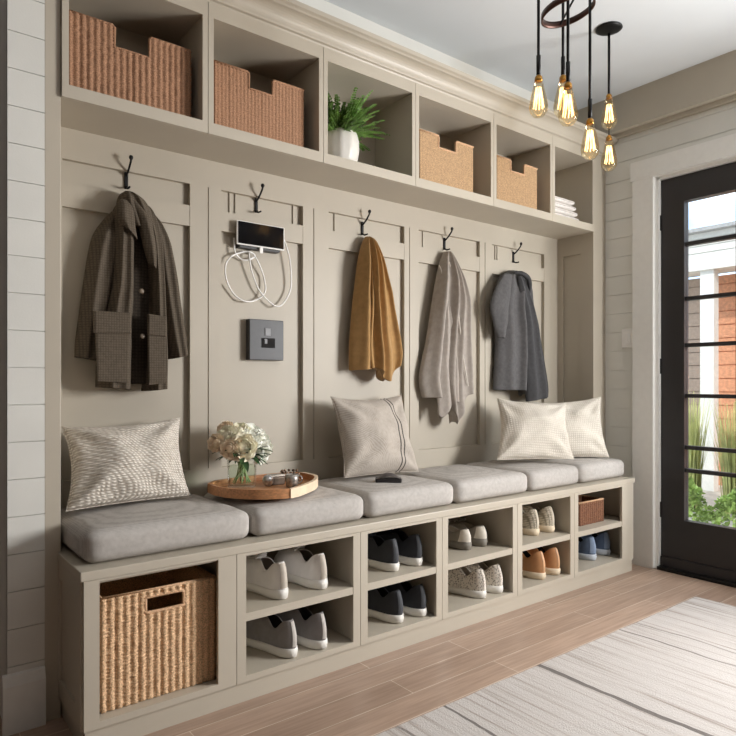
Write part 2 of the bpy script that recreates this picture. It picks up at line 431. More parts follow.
# ------------------------------------------------------------------ seat cushions
def cushion(x0, x1, y0, y1, z0, z1, seed):
    bm = NB(); cx, cy, cz = (x0 + x1) / 2, (y0 + y1) / 2, (z0 + z1) / 2
    w, d, h = (x1 - x0) / 2, (y1 - y0) / 2, (z1 - z0) / 2
    n = 22; r = .032
    bmesh.ops.create_cube(bm, size=2)
    bmesh.ops.subdivide_edges(bm, edges=bm.edges, cuts=n, use_grid_fill=True)
    for v in bm.verts:
        q = Vector((v.co.x * w, v.co.y * d, v.co.z * h))
        rr = min(r, h * .92)
        core = Vector((max(-w + rr, min(w - rr, q.x)), max(-d + rr, min(d - rr, q.y)), max(-h + rr, min(h - rr, q.z))))
        dl = q - core
        if dl.length > 1e-6: q = core + dl.normalized() * rr
        u, s = q.x / w, q.y / d
        if q.z > 0: q.z += .014 * max(0, 1 - u * u) * max(0, 1 - s * s)
        q.z += .0025 * noise.noise(Vector((q.x * 9 + seed, q.y * 9, 1))) * (1 if q.z > -h * .5 else 0)
        bul = .008 * max(0, 1 - (q.z / h) ** 2)
        q.x += bul * (1 if q.x > 0 else -1) * (abs(u) > .9) * (1 - abs(s) ** 4); q.y += bul * (1 if q.y > 0 else -1) * (abs(s) > .9) * (1 - abs(u) ** 4)
        v.co = q
    return bm, (cx, cy, cz)
cxs = [.515, 1.085, 1.60, 2.115, 2.645, 3.085, 3.545]
clab = ['light grey linen seat cushion at the left end, under the diamond weave pillow',
        'light grey linen seat cushion under the wooden tray',
        'light grey linen seat cushion under the striped taupe pillow',
        'light grey linen seat cushion with nothing on it, right of the striped pillow',
        'light grey linen seat cushion under the front cream pillow',
        'short light grey linen seat cushion at the right end by the shiplap wall']
ZC = .605
for i in range(6):
    bm, c = cushion(cxs[i] + .004, cxs[i + 1] - .012, 2.045, 2.525, .4945, ZC - .008, i * 7.3)
    o = link('seat_cushion', bm, CUSH, smooth=True); o.location = c
    tag(o, clab[i], 'cushion', 'grey seat cushions along the bench')

# ------------------------------------------------------------------ pillows
def pillow(name, corners, T, m, label, seed, n=44):
    """corners tl,tr,br,bl as world points"""
    tl, tr, br, bl = [Vector(c) for c in corners]
    cen = (tl + tr + br + bl) / 4
    ex = ((tr + br) - (tl + bl)).normalized(); nrm = ex.cross(((tl + tr) - (bl + br)).normalized()).normalized()
    if nrm.y > 0: nrm = -nrm
    up = nrm.cross(ex) if nrm.cross(ex).z > 0 else -nrm.cross(ex)
    loc = lambda p: Vector(((p - cen).dot(ex), (p - cen).dot(nrm) * -1, (p - cen).dot(up)))
    a, b_, c, d = map(loc, (tl, tr, br, bl))
    bm = NB(); g = []
    for side in (-1, 1):
        rows = []
        for j in range(n + 1):
            row = []
            for i in range(n + 1):
                u, v = i / n * 2 - 1, j / n * 2 - 1
                uu = math.sin(u * PI / 2) * .55 + u * .45; vv = math.sin(v * PI / 2) * .55 + v * .45
                pin = .12; pb = .12 if vv > 0 else .035
                us = uu * (1 - pin * (1 - vv * vv)); vs = vv * (1 - pb * (1 - uu * uu))
                s, t = (us + 1) / 2, (1 - vs) / 2
                p = (a * (1 - s) + b_ * s) * (1 - t) + (d * (1 - s) + c * s) * t
                e = max(0, (1 - uu * uu)) * max(0, (1 - vv * vv))
                th = T * e ** .5
                th += .018 * noise.noise(Vector((uu * 2.2 + seed, vv * 2.2, side * .3))) * e ** .3
                # creases radiating from the corners
                for qx, qz in ((-1, 1), (1, 1), (1, -1), (-1, -1)):
                    dd = math.hypot(uu - qx, vv - qz); an = math.atan2(vv - qz, uu - qx)
                    th += .009 * math.sin(an * 8 + seed) * math.exp(-((dd - .55) / .3) ** 2) * e ** .3
                row.append(bm.verts.new(p + Vector((0, side * th, 0))))
            rows.append(row)
        for j in range(n):
            for i in range(n): bm.faces.new((rows[j][i], rows[j][i + 1], rows[j + 1][i + 1], rows[j + 1][i]))
        g.append(rows)
    bmesh.ops.remove_doubles(bm, verts=bm.verts, dist=.0006)
    o = link(name, bm, m, smooth=True)
    o.matrix_world = Matrix.Translation(cen) @ Matrix((ex, -nrm, up)).transposed().to_4x4()
    tag(o, label, 'pillow')
    # piping
    pts = []
    for (p, q) in ((a, b_), (b_, c), (c, d), (d, a)):
        for k in range(12):
            t = k / 12; mid = p.lerp(q, t); ctr = Vector((0, 0, 0))
            pts.append(mid + (ctr - (p + q) / 2) * (.035 if (p is c and q is d) else .12) * (1 - (2 * t - 1) ** 2))
    bm = NB(); tube(bm, pts, .0028, 6, closed=True); link('seam', bm, m, o, smooth=True)
    return o
def w(px, py, Y):
    x, z = at(px, py, Y); return (x, Y, z)
pillow('pillow', [w(62, 427, 2.44), w(180, 418, 2.46), w(190, 495, 2.35), w(66, 511, 2.31)], .095, PIL_L,
       'oatmeal diamond weave pillow leaning at the left end of the bench', 1.2)
pillow('pillow', [w(331, 397, 2.43), w(401, 395, 2.46), w(419, 471, 2.34), w(344, 478, 2.32)], .09, PIL_G,
       'taupe pillow with two dark stripes leaning in the middle of the bench', 4.1)
pillow('pillow', [w(528, 402, 2.46), w(601, 397, 2.19), w(609, 457, 2.10), w(545, 458, 2.30)], .075, PIL_W,
       'cream pillow at the right end, partly behind another cream pillow', 9.6)
pillow('pillow', [w(497, 398, 2.42), w(566, 404, 2.20), w(574, 459, 2.09), w(497, 460, 2.27)], .08, PIL_W,
       'cream ribbed pillow standing in front of the other cream pillow', 6.7)

# ------------------------------------------------------------------ hooks
hk = [(.797, 1.877), (1.366, 1.877), (1.963, 1.862), (2.542, 1.862), (3.137, 1.859)]
hlab = ['black iron coat hook holding the dark checked coat', 'black iron coat hook with nothing on it, above the phone',
        'black iron coat hook holding the mustard cloth', 'black iron coat hook holding the pale grey cloth',
        'black iron coat hook holding the slate grey jacket']
h0 = thing('coat_hook', (0, 0, 0), hlab[0], 'hook', group='black hooks along the panelling')
b = NB(); box(b, -.007, .007, -.006, 0, -.062, .006, .002); link('back_plate', b, IRON, h0)
b = NB(); tube(b, spline([(0, -.003, -.012), (0, -.018, -.004), (0, -.038, .010), (0, -.058, .030), (0, -.062, .040)], 5), .0042, 8); link('arm', b, IRON, h0, True)
b = NB(); lathe(b, [(.001, -.009), (.006, -.007), (.0085, 0), (.006, .007), (.001, .009)], 0, -.062, .045, 12); link('ball_end', b, IRON, h0, True)
b = NB(); tube(b, spline([(0, -.003, -.052), (0, -.02, -.064), (0, -.045, -.064)], 5), .004, 8); link('lower_prong', b, IRON, h0, True)
for i, (x, z) in enumerate(hk):
    h = h0 if i == 0 else copy_tree(h0)
    h.location = (x, B - .0005, z - .005); h['label'] = hlab[i]

# ------------------------------------------------------------------ hanging cloth
def interp(rows, v):
    n = len(rows) - 1; f = v * n; i = min(int(f), n - 1); t = f - i
    P = [rows[max(i - 1, 0)], rows[i], rows[i + 1], rows[min(i + 2, n)]]
    return [.5 * ((2 * P[1][k]) + (P[2][k] - P[0][k]) * t + (2 * P[0][k] - 5 * P[1][k] + 4 * P[2][k] - P[3][k]) * t * t + (3 * P[1][k] - P[0][k] - 3 * P[2][k] + P[3][k]) * t ** 3) for k in range(len(rows[0]))]

def drape(name, rows, Y, yback, folds, hem, m, parent, depth=.05, top=.35, nu=70, nv=80, seed=0, rough=.004, edge=.5):
    """rows = (pixel height, left, right) of the outline on plane Y, top to bottom;
       folds = (u, width, amplitude); hem(u) lowers or raises the bottom edge"""
    R_ = []
    Y = yback - .01
    for py, l, r in rows:
        (xl, zl), (xr, zr) = at(l, py, Y), at(r, py, Y); R_.append((xl, xr, (zl + zr) / 2))
    bm = NB(); rings = []
    for j in range(nv + 1):
        v = j / nv; xl, xr, z = interp(R_, v); fr = []; bk = []
        wd = xr - xl; dep = depth * (top + (1 - top) * min(1, v * 3)) * min(1, wd / .05)
        for i in range(nu + 1):
            u = i / nu; x = xl + wd * u
            bul = dep * max(0, 1 - abs(2 * u - 1) ** 3) ** edge
            f = 0
            for u0, s, a in folds:
                uu = u0 + .03 * math.sin(v * 5 + u0 * 20 + seed)
                f += a * math.exp(-((u - uu) / s) ** 2)
            f *= min(1, .25 + v * 1.6) * min(1, (1 - abs(2 * u - 1)) * 9)
            f += rough * noise.noise(Vector((x * 14 + seed, z * 9, seed))) * min(1, (1 - abs(2 * u - 1)) * 6)
            zz = z + hem(u) * max(0, (v - .55) / .45) ** 1.5
            y = min(yback - .003, yback - bul - f)
            fr.append(Vector((x, y, zz))); bk.append(Vector((x, min(yback, y + .004 + bul * .9), zz)))
        ring = fr + bk[::-1]
        rings.append(ring)
    # closed lower edge, turned up a little inside
    last = rings[-1]; nn = len(last); c = sum(last, Vector()) / nn
    ins = []
    for k, p in enumerate(last):
        mate = last[nn - 1 - k]; mid = (p + mate) / 2
        ins.append(mid.lerp(p, .55) + Vector((0, 0, .012)))
    rings.append(ins)
    rings_mesh(bm, rings, cap0=True, cap1=True)
    return link(name, bm, m, parent, smooth=True)

def coat_mat(name, a, b_, sc):
    m, n, l, p = nt(name); p.inputs['Roughness'].default_value = .95; p.inputs['Specular IOR Level'].default_value = .15
    tc = n.new('ShaderNodeTexCoord'); fac = []
    for d in ('X', 'Z'):
        wv = n.new('ShaderNodeTexWave'); wv.bands_direction = d; wv.inputs['Scale'].default_value = sc; wv.inputs['Distortion'].default_value = .6
        l.new(tc.outputs['Object'], wv.inputs['Vector']); fac.append(wv)
    ad = n.new('ShaderNodeMath'); ad.operation = 'MULTIPLY'; l.new(fac[0].outputs['Fac'], ad.inputs[0]); l.new(fac[1].outputs['Fac'], ad.inputs[1])
    ns = n.new('ShaderNodeTexNoise'); ns.inputs['Scale'].default_value = 90; l.new(tc.outputs['Object'], ns.inputs[0])
    a2 = n.new('ShaderNodeMath'); l.new(ad.outputs[0], a2.inputs[0]); l.new(ns.outputs['Fac'], a2.inputs[1])
    cr = n.new('ShaderNodeValToRGB'); cr.color_ramp.elements[0].color = srgb(*a); cr.color_ramp.elements[1].color = srgb(*b_)
    cr.color_ramp.elements[0].position = .4; cr.color_ramp.elements[1].position = 1.3
    l.new(a2.outputs[0], cr.inputs[0]); l.new(cr.outputs[0], p.inputs['Base Color'])
    bp = n.new('ShaderNodeBump'); bp.inputs['Strength'].default_value = .3; bp.inputs['Distance'].default_value = .002
    l.new(ns.outputs['Fac'], bp.inputs['Height']); l.new(bp.outputs[0], p.inputs['Normal'])
    return m
COAT = coat_mat('brown_check_wool', (78, 70, 60), (98, 88, 76), 34)
BUTTON = mat('horn_button', (112, 98, 82), .4, var=.1)
COATD = coat_mat('dark_coat_lining', (54, 48, 42), (70, 62, 54), 26)
MUST = mat('mustard_cloth', (166, 128, 78), .9, var=.06, nscale=40, bump=.2, bscale=500, sheen=.2)
GREYC = mat('pale_grey_cloth', (164, 155, 146), .9, var=.05, nscale=40, bump=.25, bscale=400)
GREYP = mat('cloth_pale_hem', (205, 198, 188), .9, var=.03)
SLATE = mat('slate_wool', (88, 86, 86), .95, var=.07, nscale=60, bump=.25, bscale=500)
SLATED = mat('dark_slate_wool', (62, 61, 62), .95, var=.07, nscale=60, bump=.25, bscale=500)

YB = B - .03
c = thing('checked_coat', (.797, YB, 1.83), 'long dark brown checked wool coat with flap pockets hanging at the left', 'coat')
def rel(o, par):
    o.location = -Vector(par.location); return o
rel(drape('lining', [(206, 122, 150), (230, 118, 154), (300, 116, 158), (384, 112, 160)], 2.47, YB, [(.5, .2, .004)], lambda u: 0, COATD, c, .035), c)
rel(drape('sleeve', [(212, 112, 124), (222, 103, 124), (240, 92, 122), (275, 85, 114), (310, 80, 108), (340, 76, 102), (359, 75, 97)], 2.46, YB,
          [(.35, .12, .010), (.75, .12, .008)], lambda u: .012 * (.5 - u), COAT, c, .055, seed=2), c)
rel(drape('sleeve', [(214, 148, 156), (226, 150, 163), (245, 152, 170), (275, 154, 176), (310, 159, 181), (338, 164, 185), (358, 169, 187)], 2.44, YB,
          [(.3, .12, .010), (.7, .14, .009)], lambda u: .02 * (u - .3), COAT, c, .060, seed=5), c)
rel(drape('front_panel', [(200, 121, 128), (213, 113, 131), (240, 110, 132), (280, 108, 132), (320, 101, 131), (360, 97, 130), (387, 96, 129)], 2.44, YB,
          [(.3, .1, .012), (.7, .12, .012)], lambda u: -.012 * u, COAT, c, .085, seed=8), c)
rel(drape('front_panel', [(200, 132, 140), (213, 138, 152), (240, 143, 158), (280, 146, 161), (320, 146, 163), (360, 144, 165), (391, 142, 165)], 2.43, YB,
          [(.35, .12, .012), (.8, .12, .010)], lambda u: .010 * u, COAT, c, .085, seed=3), c)
# collar: a rolled, folded band over the hook
def cp(px, py, Y): x, z = at(px, py, Y); return (x, Y, z)
rel(drape('collar', [(191, 126, 132), (195, 121, 139), (201, 118, 146), (209, 117, 151), (219, 119, 155), (230, 124, 158)], 2.5, 2.50,
          [(.3, .1, .010), (.62, .08, .014)], lambda u: .02 * (.5 - u), COAT, c, .05, seed=4), c)
rel(drape('lapel', [(199, 121, 128), (205, 118, 133), (213, 117, 135), (222, 118, 136), (232, 122, 138)], 2.5, 2.452,
          [(.4, .2, .006)], lambda u: .05 * (.45 - u), COAT, c, .022, seed=6), c)
rel(drape('lapel', [(200, 130, 140), (214, 136, 150), (230, 140, 154), (248, 144, 157), (264, 149, 157)], 2.5, 2.455,
          [(.5, .2, .008)], lambda u: -.02 * u, COAT, c, .025, seed=7), c)
def pocket(p0, p1, p2, p3, Y, th, name):
    bm = NB(); n = 10; rings = []
    A, Bq, Cq, D_ = [Vector((x, Y, z)) for x, z in (at(*p, Y) for p in (p0, p1, p2, p3))]
    for sgn, ins in ((0, 1), (1, 1), (1, .9)):
        ring = []
        for P, Q in ((A, Bq), (Bq, Cq), (Cq, D_), (D_, A)):
            for k in range(n):
                p = P.lerp(Q, k / n); cc = (A + Bq + Cq + D_) / 4
                ring.append(cc + (p - cc) * ins + Vector((0, -th * (0 if not sgn else (.8 if ins == 1 else 1)), 0)))
        rings.append(ring)
    rings_mesh(bm, rings, True, True)
    rel(link(name, bm, COAT, c, False), c)
pocket((94, 311), (129, 313), (128, 383), (97, 381), 2.440, .012, 'pocket')
pocket((93, 311), (130, 313), (130, 334), (93, 333), 2.438, .017, 'pocket_flap')
pocket((147, 318), (165, 320), (165, 383), (148, 385), 2.437, .012, 'pocket')
pocket((147, 314), (165, 317), (165, 337), (147, 335), 2.435, .017, 'pocket_flap')
for px, py in ((141.5, 291), (142.5, 336)):
    x, z = at(px, py, 2.44); b = NB(); lathe(b, [(.002, -.001), (.009, 0), (.010, .003), (.006, .005)], n=14)
    bmesh.ops.rotate(b, verts=b.verts, matrix=Matrix.Rotation(PI / 2, 3, 'X')); bmesh.ops.translate(b, verts=b.verts, vec=(x, 2.442, z)); rel(link('button', b, BUTTON, c, True), c)

YB = B - .045
g = thing('hanging_cloth', (1.963, YB, 1.80), 'mustard yellow cloth hanging in long folds from the middle hook', 'cloth')
rel(drape('cloth', [(237, 366, 371), (244, 363, 375), (260, 359, 380), (290, 355, 387.5), (325, 351.5, 395), (352, 350, 401), (368, 350, 400)], 2.47, YB,
          [(.16, .08, .030), (.40, .05, .046), (.62, .07, .030), (.86, .05, .030)],
          lambda u: (-.015 if u < .3 else 0) - .085 * math.exp(-((u - .60) / .17) ** 2) + .03 * u, MUST, g, .06, seed=1, edge=.5), g)
b = NB(); tube(b, spline([cp(368, 240, 2.50), cp(371, 260, 2.46), cp(373, 300, 2.44), cp(371, 345, 2.438), cp(373, 368, 2.44)], 6), lambda t: .003 + .006 * t, 8); rel(link('folded_edge', b, MUST, g, True), g)
g = thing('hanging_cloth', (2.542, YB, 1.80), 'pale grey cloth hanging in loose folds with a pointed lower corner', 'cloth')
rel(drape('cloth', [(252, 445, 451), (262, 441, 455), (280, 437, 461), (303, 433, 466), (340, 427, 467), (375, 420, 470), (394, 423, 471)], 2.47, YB,
          [(.16, .07, .030), (.42, .07, .052), (.66, .05, .030), (.88, .05, .030)],
          lambda u: -.155 * math.exp(-((u - .52) / .16) ** 2) - .02 * (1 - u) + .04 * max(0, u - .75), GREYC, g, .06, seed=6), g)
b = NB(); tube(b, spline([cp(449, 262, 2.475), cp(455, 285, 2.45), cp(459, 320, 2.445), cp(463, 355, 2.445), cp(468, 386, 2.452)], 6), .0035, 8)
tube(b, spline([cp(439, 265, 2.505), cp(442, 275, 2.485), cp(441, 300, 2.475)], 6), .003, 8)
tube(b, spline([cp(457, 272, 2.505), cp(461, 288, 2.495), cp(465, 302, 2.495), cp(460, 310, 2.475)], 6), .003, 8)
rel(link('hem', b, GREYP, g, True), g)
# swagged corner falling across the front
rel(drape('lapped_corner', [(300, 446, 450), (330, 443, 454), (360, 439, 458), (380, 438, 460), (398, 439, 461)], 2.40, 2.455,
          [(.3, .12, .014), (.75, .1, .014)], lambda u: -.10 * math.exp(-((u - .1) / .3) ** 2) - .03 * u, GREYC, g, .022, seed=9), g)
g = thing('slate_jacket', (3.137, YB, 1.80), 'slate grey wool jacket hanging at the right above the cream pillows', 'jacket')
rel(drape('body', [(271, 510, 520), (278, 501, 529), (290, 496, 530), (306, 493, 531), (340, 496, 534), (370, 495, 536), (390, 494, 537)], 2.47, YB,
          [(.25, .08, .018), (.5, .06, .036), (.8, .06, .026)], lambda u: -.04 * math.exp(-((u - .62) / .1) ** 2), SLATE, g, .06, seed=2), g)
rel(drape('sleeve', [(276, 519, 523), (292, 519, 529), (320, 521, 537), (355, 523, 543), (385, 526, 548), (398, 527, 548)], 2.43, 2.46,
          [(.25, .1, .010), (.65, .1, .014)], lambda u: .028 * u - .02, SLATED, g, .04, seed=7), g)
rel(drape('sleeve', [(274, 505, 513), (290, 496, 511), (306, 491, 509), (322, 494, 508), (338, 497, 504)], 2.43, 2.465,
          [(.5, .2, .008)], lambda u: 0, SLATE, g, .03, seed=3), g)
b = NB(); tube(b, spline([cp(514, 273, 2.465), cp(521, 273, 2.45), cp(528, 278, 2.445), cp(530, 286, 2.445), cp(529, 294, 2.45)], 6), lambda t: .006 + .009 * math.sin(PI * t), 10); rel(link('collar', b, SLATED, g, True), g)

# ------------------------------------------------------------------ phone, cable, control plate
p = thing('phone', (1.367, 2.51, 1.70), 'black phone with a white edge mounted sideways on the panelling', 'phone')
b = NB(); box(b, -.118, .118, .003, .014, -.052, .052, .004); link('case', b, WHITEP, p)
b = NB(); box(b, -.112, .112, 0, .003, -.047, .048, .001); link('screen', b, BLACKG, p)
b = NB(); box(b, -.10, .10, .014, B - 2.51 - .001, -.062, -.02, .003); link('wall_mount', b, CHAR, p)
b = NB(); box(b, -.008, .008, .002, .010, -.078, -.052, .002); link('plug', b, WHITEP, p)
pts = [(249, 253), (250, 262), (252, 272), (259, 290), (272, 304), (280, 306), (287, 298), (291, 285), (290, 262), (286, 245), (284, 240)]
pts2 = [(234, 238), (235, 252), (241, 259), (248, 260), (255, 256), (250, 252), (243, 252), (232, 256), (226, 264), (226, 278), (233, 293), (244, 301), (256, 300), (265, 292), (264, 278), (259, 264), (254, 255)]
b = NB()
tube(b, spline([cp(x, y, 2.535 - .003 * math.sin(i * 1.7)) for i, (x, y) in enumerate(pts)], 7), .0036, 8)
tube(b, spline([cp(x, y, 2.545 - .008 * (i % 2)) for i, (x, y) in enumerate(pts2)], 7), .0036, 8)
o = link('charging_cable', b, WHITEP, None, True); tag(o, 'white charging cable looped loosely below the phone', 'cable')
SOCK = mat('mid_grey_plastic', (104, 104, 106), .4)
x, z = 1.402, 1.242
p = thing('control_box', (x, B, z), 'dark grey square control box mounted on the panelling below the cable', 'control box')
b = NB(); box(b, -.086, .086, -.035, -.0005, -.09, .09, .003); link('housing', b, CHAR, p)
b = NB(); box(b, -.026, .04, -.0375, -.0345, -.035, .008, .001); link('display', b, LINING, p)
b = NB(); box(b, -.010, .018, -.038, -.0345, .018, .052, .001); link('socket', b, SOCK, p)
b = NB(); box(b, -.014, .0, -.040, -.0375, -.018, .004, .001); link('button', b, SOCK, p)

# ------------------------------------------------------------------ baskets
def basket(name, w_, d_, h_, m, loc, label, notch=None, slot=None, rib=.022, cell=.0045, amp=.0075, rimr=.0065, rz=0, group=None):
    t = thing(name, loc, label, 'basket', rz, group)
    bm = NB()
    def panel(W, front, mat_):
        c_ = cell if front else cell * 1.6
        nx, nz = max(4, int(W / c_)), max(4, int(h_ / c_))
        vs = {}
        def skip(x, z):
            if not front: return False
            if notch and abs(x) < notch[0] / 2 and z > h_ - notch[1]: return True
            if slot and abs(x - slot[3]) < slot[0] / 2 and slot[1] < z < slot[2]: return True
            return False
        def vert(i, k):
            if (i, k) not in vs:
                x = -W / 2 + W * i / nx; z = h_ * k / nz
                a = x / rib; fr = a - math.floor(a)
                dd = amp * abs(math.sin(PI * fr)) ** .6
                dd += amp * .32 * math.sin(2 * PI * (z / .011 + (fr if fr < .5 else 1 - fr) * 1.2))
                dd += amp * .3 * noise.noise(Vector((x * 120, z * 120, W)))
                vs[(i, k)] = [bm.verts.new(mat_ @ Vector((x, -dd, z))), bm.verts.new(mat_ @ Vector((x, .010, z)))]
            return vs[(i, k)]
        cells = set()
        for i in range(nx):
            for k in range(nz):
                if not skip(-W / 2 + W * (i + .5) / nx, h_ * (k + .5) / nz): cells.add((i, k))
        for (i, k) in cells:
            q = [vert(i, k), vert(i + 1, k), vert(i + 1, k + 1), vert(i, k + 1)]
            bm.faces.new([a[0] for a in q]); bm.faces.new([a[1] for a in reversed(q)])
            for (di, dk, e0, e1) in ((0, -1, 0, 1), (1, 0, 1, 2), (0, 1, 2, 3), (-1, 0, 3, 0)):
                if (i + di, k + dk) not in cells: bm.faces.new((q[e0][0], q[e0][1], q[e1][1], q[e1][0]))
    T = Matrix.Translation
    panel(w_, True, T((0, 0, 0))); panel(w_, True if notch else False, T((0, d_, 0)) @ Matrix.Rotation(PI, 4, 'Z'))
    panel(d_, False, T((w_ / 2, d_ / 2, 0)) @ Matrix.Rotation(PI / 2, 4, 'Z')); panel(d_, False, T((-w_ / 2, d_ / 2, 0)) @ Matrix.Rotation(-PI / 2, 4, 'Z'))
    box(bm, -w_ / 2 + .005, w_ / 2 - .005, .005, d_ - .005, 0, .008)
    link('woven_body', bm, m, t, True)
    bm = NB()
    def top(y):
        if notch:
            a, d = notch[0] / 2, notch[1]
            return [(-w_ / 2, y, h_), (-a - .006, y, h_), (-a, y, h_ - .006), (-a, y, h_ - d), (0, y, h_ - d), (a, y, h_ - d), (a, y, h_ - .006), (a + .006, y, h_), (w_ / 2, y, h_)]
        return [(-w_ / 2, y, h_), (w_ / 2, y, h_)]
    tube(bm, top(.0) + [(w_ / 2, d_, h_)] + top(d_)[::-1][1:] , rimr, 8, closed=True)
    link('rim', bm, RIM if m is not WICK_R else WICK_R, t, True)
    if slot:
        W, z0, z1, sx = slot; bm = NB()
        q = .008
        tube(bm, spline([(sx - W / 2, -.004, z0 + q), (sx - W / 2 + q, -.004, z0), (sx + W / 2 - q, -.004, z0), (sx + W / 2, -.004, z0 + q), (sx + W / 2, -.004, z1 - q), (sx + W / 2 - q, -.004, z1), (sx - W / 2 + q, -.004, z1), (sx - W / 2, -.004, z1 - q), (sx - W / 2, -.004, z0 + q)], 3), .006, 8)
        link('handle_rim', bm, RIM, t, True)
    return t
ZS = 2.0345
basket('storage_basket', .425, .20, .272, WICK_R, (.7455, 2.325, ZS), 'largest reddish woven basket with a notched front, in the leftmost wall cubby', notch=(.125, .075))
basket('storage_basket', .405, .20, .265, WICK_R, (1.262, 2.325, ZS), 'reddish woven basket with a notched front, directly left of the fern cubby', notch=(.11, .065), rib=.016, amp=.004)
basket('storage_basket', .38, .20, .262, WICK_T, (2.329, 2.325, ZS), 'tan woven basket with a notched front, nearest right of the fern', notch=(.125, .06), rib=.011, amp=.0025)
basket('storage_basket', .35, .20, .258, WICK_T, (2.885, 2.325, ZS), 'tan woven basket with a notched front, next to the folded towels', notch=(.12, .06), rib=.011, amp=.0025)
basket('floor_basket', .372, .40, .345, WICK_B, (.748, 2.05, .0405), 'big straw coloured basket with a handle slot in the bench, at the left end', slot=(.125, .275, .325, .012), rib=.024, cell=.0042, amp=.0095)
basket('small_basket', .235, .14, .125, WICK_D, (3.225, 2.075, .2565), 'small dark brown woven basket on the shelf above the blue shoes', rib=.02, cell=.004, amp=.006)

# ------------------------------------------------------------------ potted fern
p = thing('potted_fern', (1.70, 2.385, ZS), 'bushy green fern in a white ribbed pot in a wall cubby', 'plant')
b = NB()
prof = [(.055, 0), (.068, .006), (.082, .04), (.088, .08), (.087, .12), (.080, .148), (.074, .155), (.068, .150), (.066, .13)]
n = 48
rings = [[Vector((r * (1 + .018 * math.cos(k * 12 * 2 * PI / n)) * math.cos(2 * PI * k / n), r * (1 + .018 * math.cos(k * 12 * 2 * PI / n)) * math.sin(2 * PI * k / n), z)) for k in range(n)] for r, z in prof]
rings_mesh(b, rings, True, False); link('pot', b, CERAM, p, True)
b = NB(); lathe(b, [(.067, .128), (.067, .134)]); link('soil', b, mat('soil', (50, 38, 30), .95, var=.3, nscale=120), p)
b = NB()
def leaflet(bm, base, d, up, L, W):
    s = d.cross(up).normalized(); 
    pts = [base, base + d * L * .35 + s * W + up * .002, base + d * L * .75 + s * W * .7, base + d * L - up * L * .1, base + d * L * .75 - s * W * .7, base + d * L * .35 - s * W + up * .002]
    vs = [bm.verts.new(q) for q in pts]; bm.faces.new(vs)
rnd = random.Random(7)
def fronds(bm, n, rmin, rmax, L0, L1, z0, lw=.006, ll=.024, rise=1.0, side=None, droop=.9):
    for i in range(n):
        a = rnd.uniform(0, 2 * PI); L = rnd.uniform(L0, L1); el = rnd.uniform(.35, 1.35) * rise
        o_ = Vector((rnd.uniform(rmin, rmax) * math.cos(a), rnd.uniform(rmin, rmax) * math.sin(a), z0))
        dirh = Vector((math.cos(a), math.sin(a), 0)); pts = []
        for k in range(11):
            t = k / 10; e = el - t * droop
            prev = pts[-1] if pts else o_
            pts.append(prev + (dirh * math.cos(e) + Vector((0, 0, math.sin(e)))) * L / 10 if pts else o_)
        if side:
            pts = [Vector((max(-.118, q.x), min(q.y, side - .03), min(q.z, .375))) for q in pts]
        tube(bm, pts, lambda t: .0016 * (1 - t * .7), 4, cap=False)
        for k in range(1, 11):
            d = (pts[k] - pts[k - 1]).normalized() if (pts[k] - pts[k - 1]).length > 1e-6 else dirh
            s = d.cross(Vector((0, 0, 1))); s = s.normalized() if s.length > 1e-4 else Vector((1, 0, 0))
            up = s.cross(d).normalized(); sz = ll * (1 - .6 * (k / 10)) 
            for sg in (-1, 1):
                for q in (0, .5):
                    bs = pts[k - 1].lerp(pts[k], q)
                    leaflet(bm, bs, (s * sg * .8 + d * .6 + up * rnd.uniform(-.25, .25)).normalized(), up, sz * rnd.uniform(.8, 1.2), lw)
fronds(b, 170, 0, .055, .10, .235, .13, lw=.0048, ll=.026, rise=1.12, side=.165, droop=.7)
link('foliage', b, LEAF, p)

# ------------------------------------------------------------------ folded towels
tl = ['folded white towel at the bottom of the stack in the right wall cubby', 'second folded white towel from the bottom of the stack',
      'third folded white towel from the bottom of the stack', 'folded white towel on top of the stack in the wall cubby']
for i in range(4):
    b = NB(); h = .031
    W, D = .32 - .018 * i, .21
    pr = []
    for k in range(16):   # folded loop profile in y z
        a = k / 16 * 2 * PI
        pr.append((D / 2 * (abs(math.cos(a)) ** .35) * (1 if math.cos(a) > 0 else -1), h / 2 * (abs(math.sin(a)) ** .5) * (1 if math.sin(a) > 0 else -1)))
    rings = []
    for j in range(24):
        x = -W / 2 + W * j / 23; s = 1 - .25 * (abs(2 * j / 23 - 1) ** 12)
        rings.append([Vector((x, y * (.97 + .03 * s), z * s + .0012 * noise.noise(Vector((x * 20 + i, y * 20, i))))) for y, z in pr])
    rings_mesh(b, rings, True, True)
    o = link('folded_towel', b, TOWEL, smooth=True)
    o.location = (3.29 - .006 * i, 2.41, ZS + h / 2 + .0012 + i * (h + .002)); tag(o, tl[i], 'towel', 'folded towels in the wall cubby')
    b = NB()
    tube(b, [(-W / 2 + .01, -D / 2 - .0005, .0), (W / 2 - .01, -D / 2 - .0005, .0)], .0015, 6); link('fold_crease', b, mat('towel_crease', (190, 184, 178), .95), o)

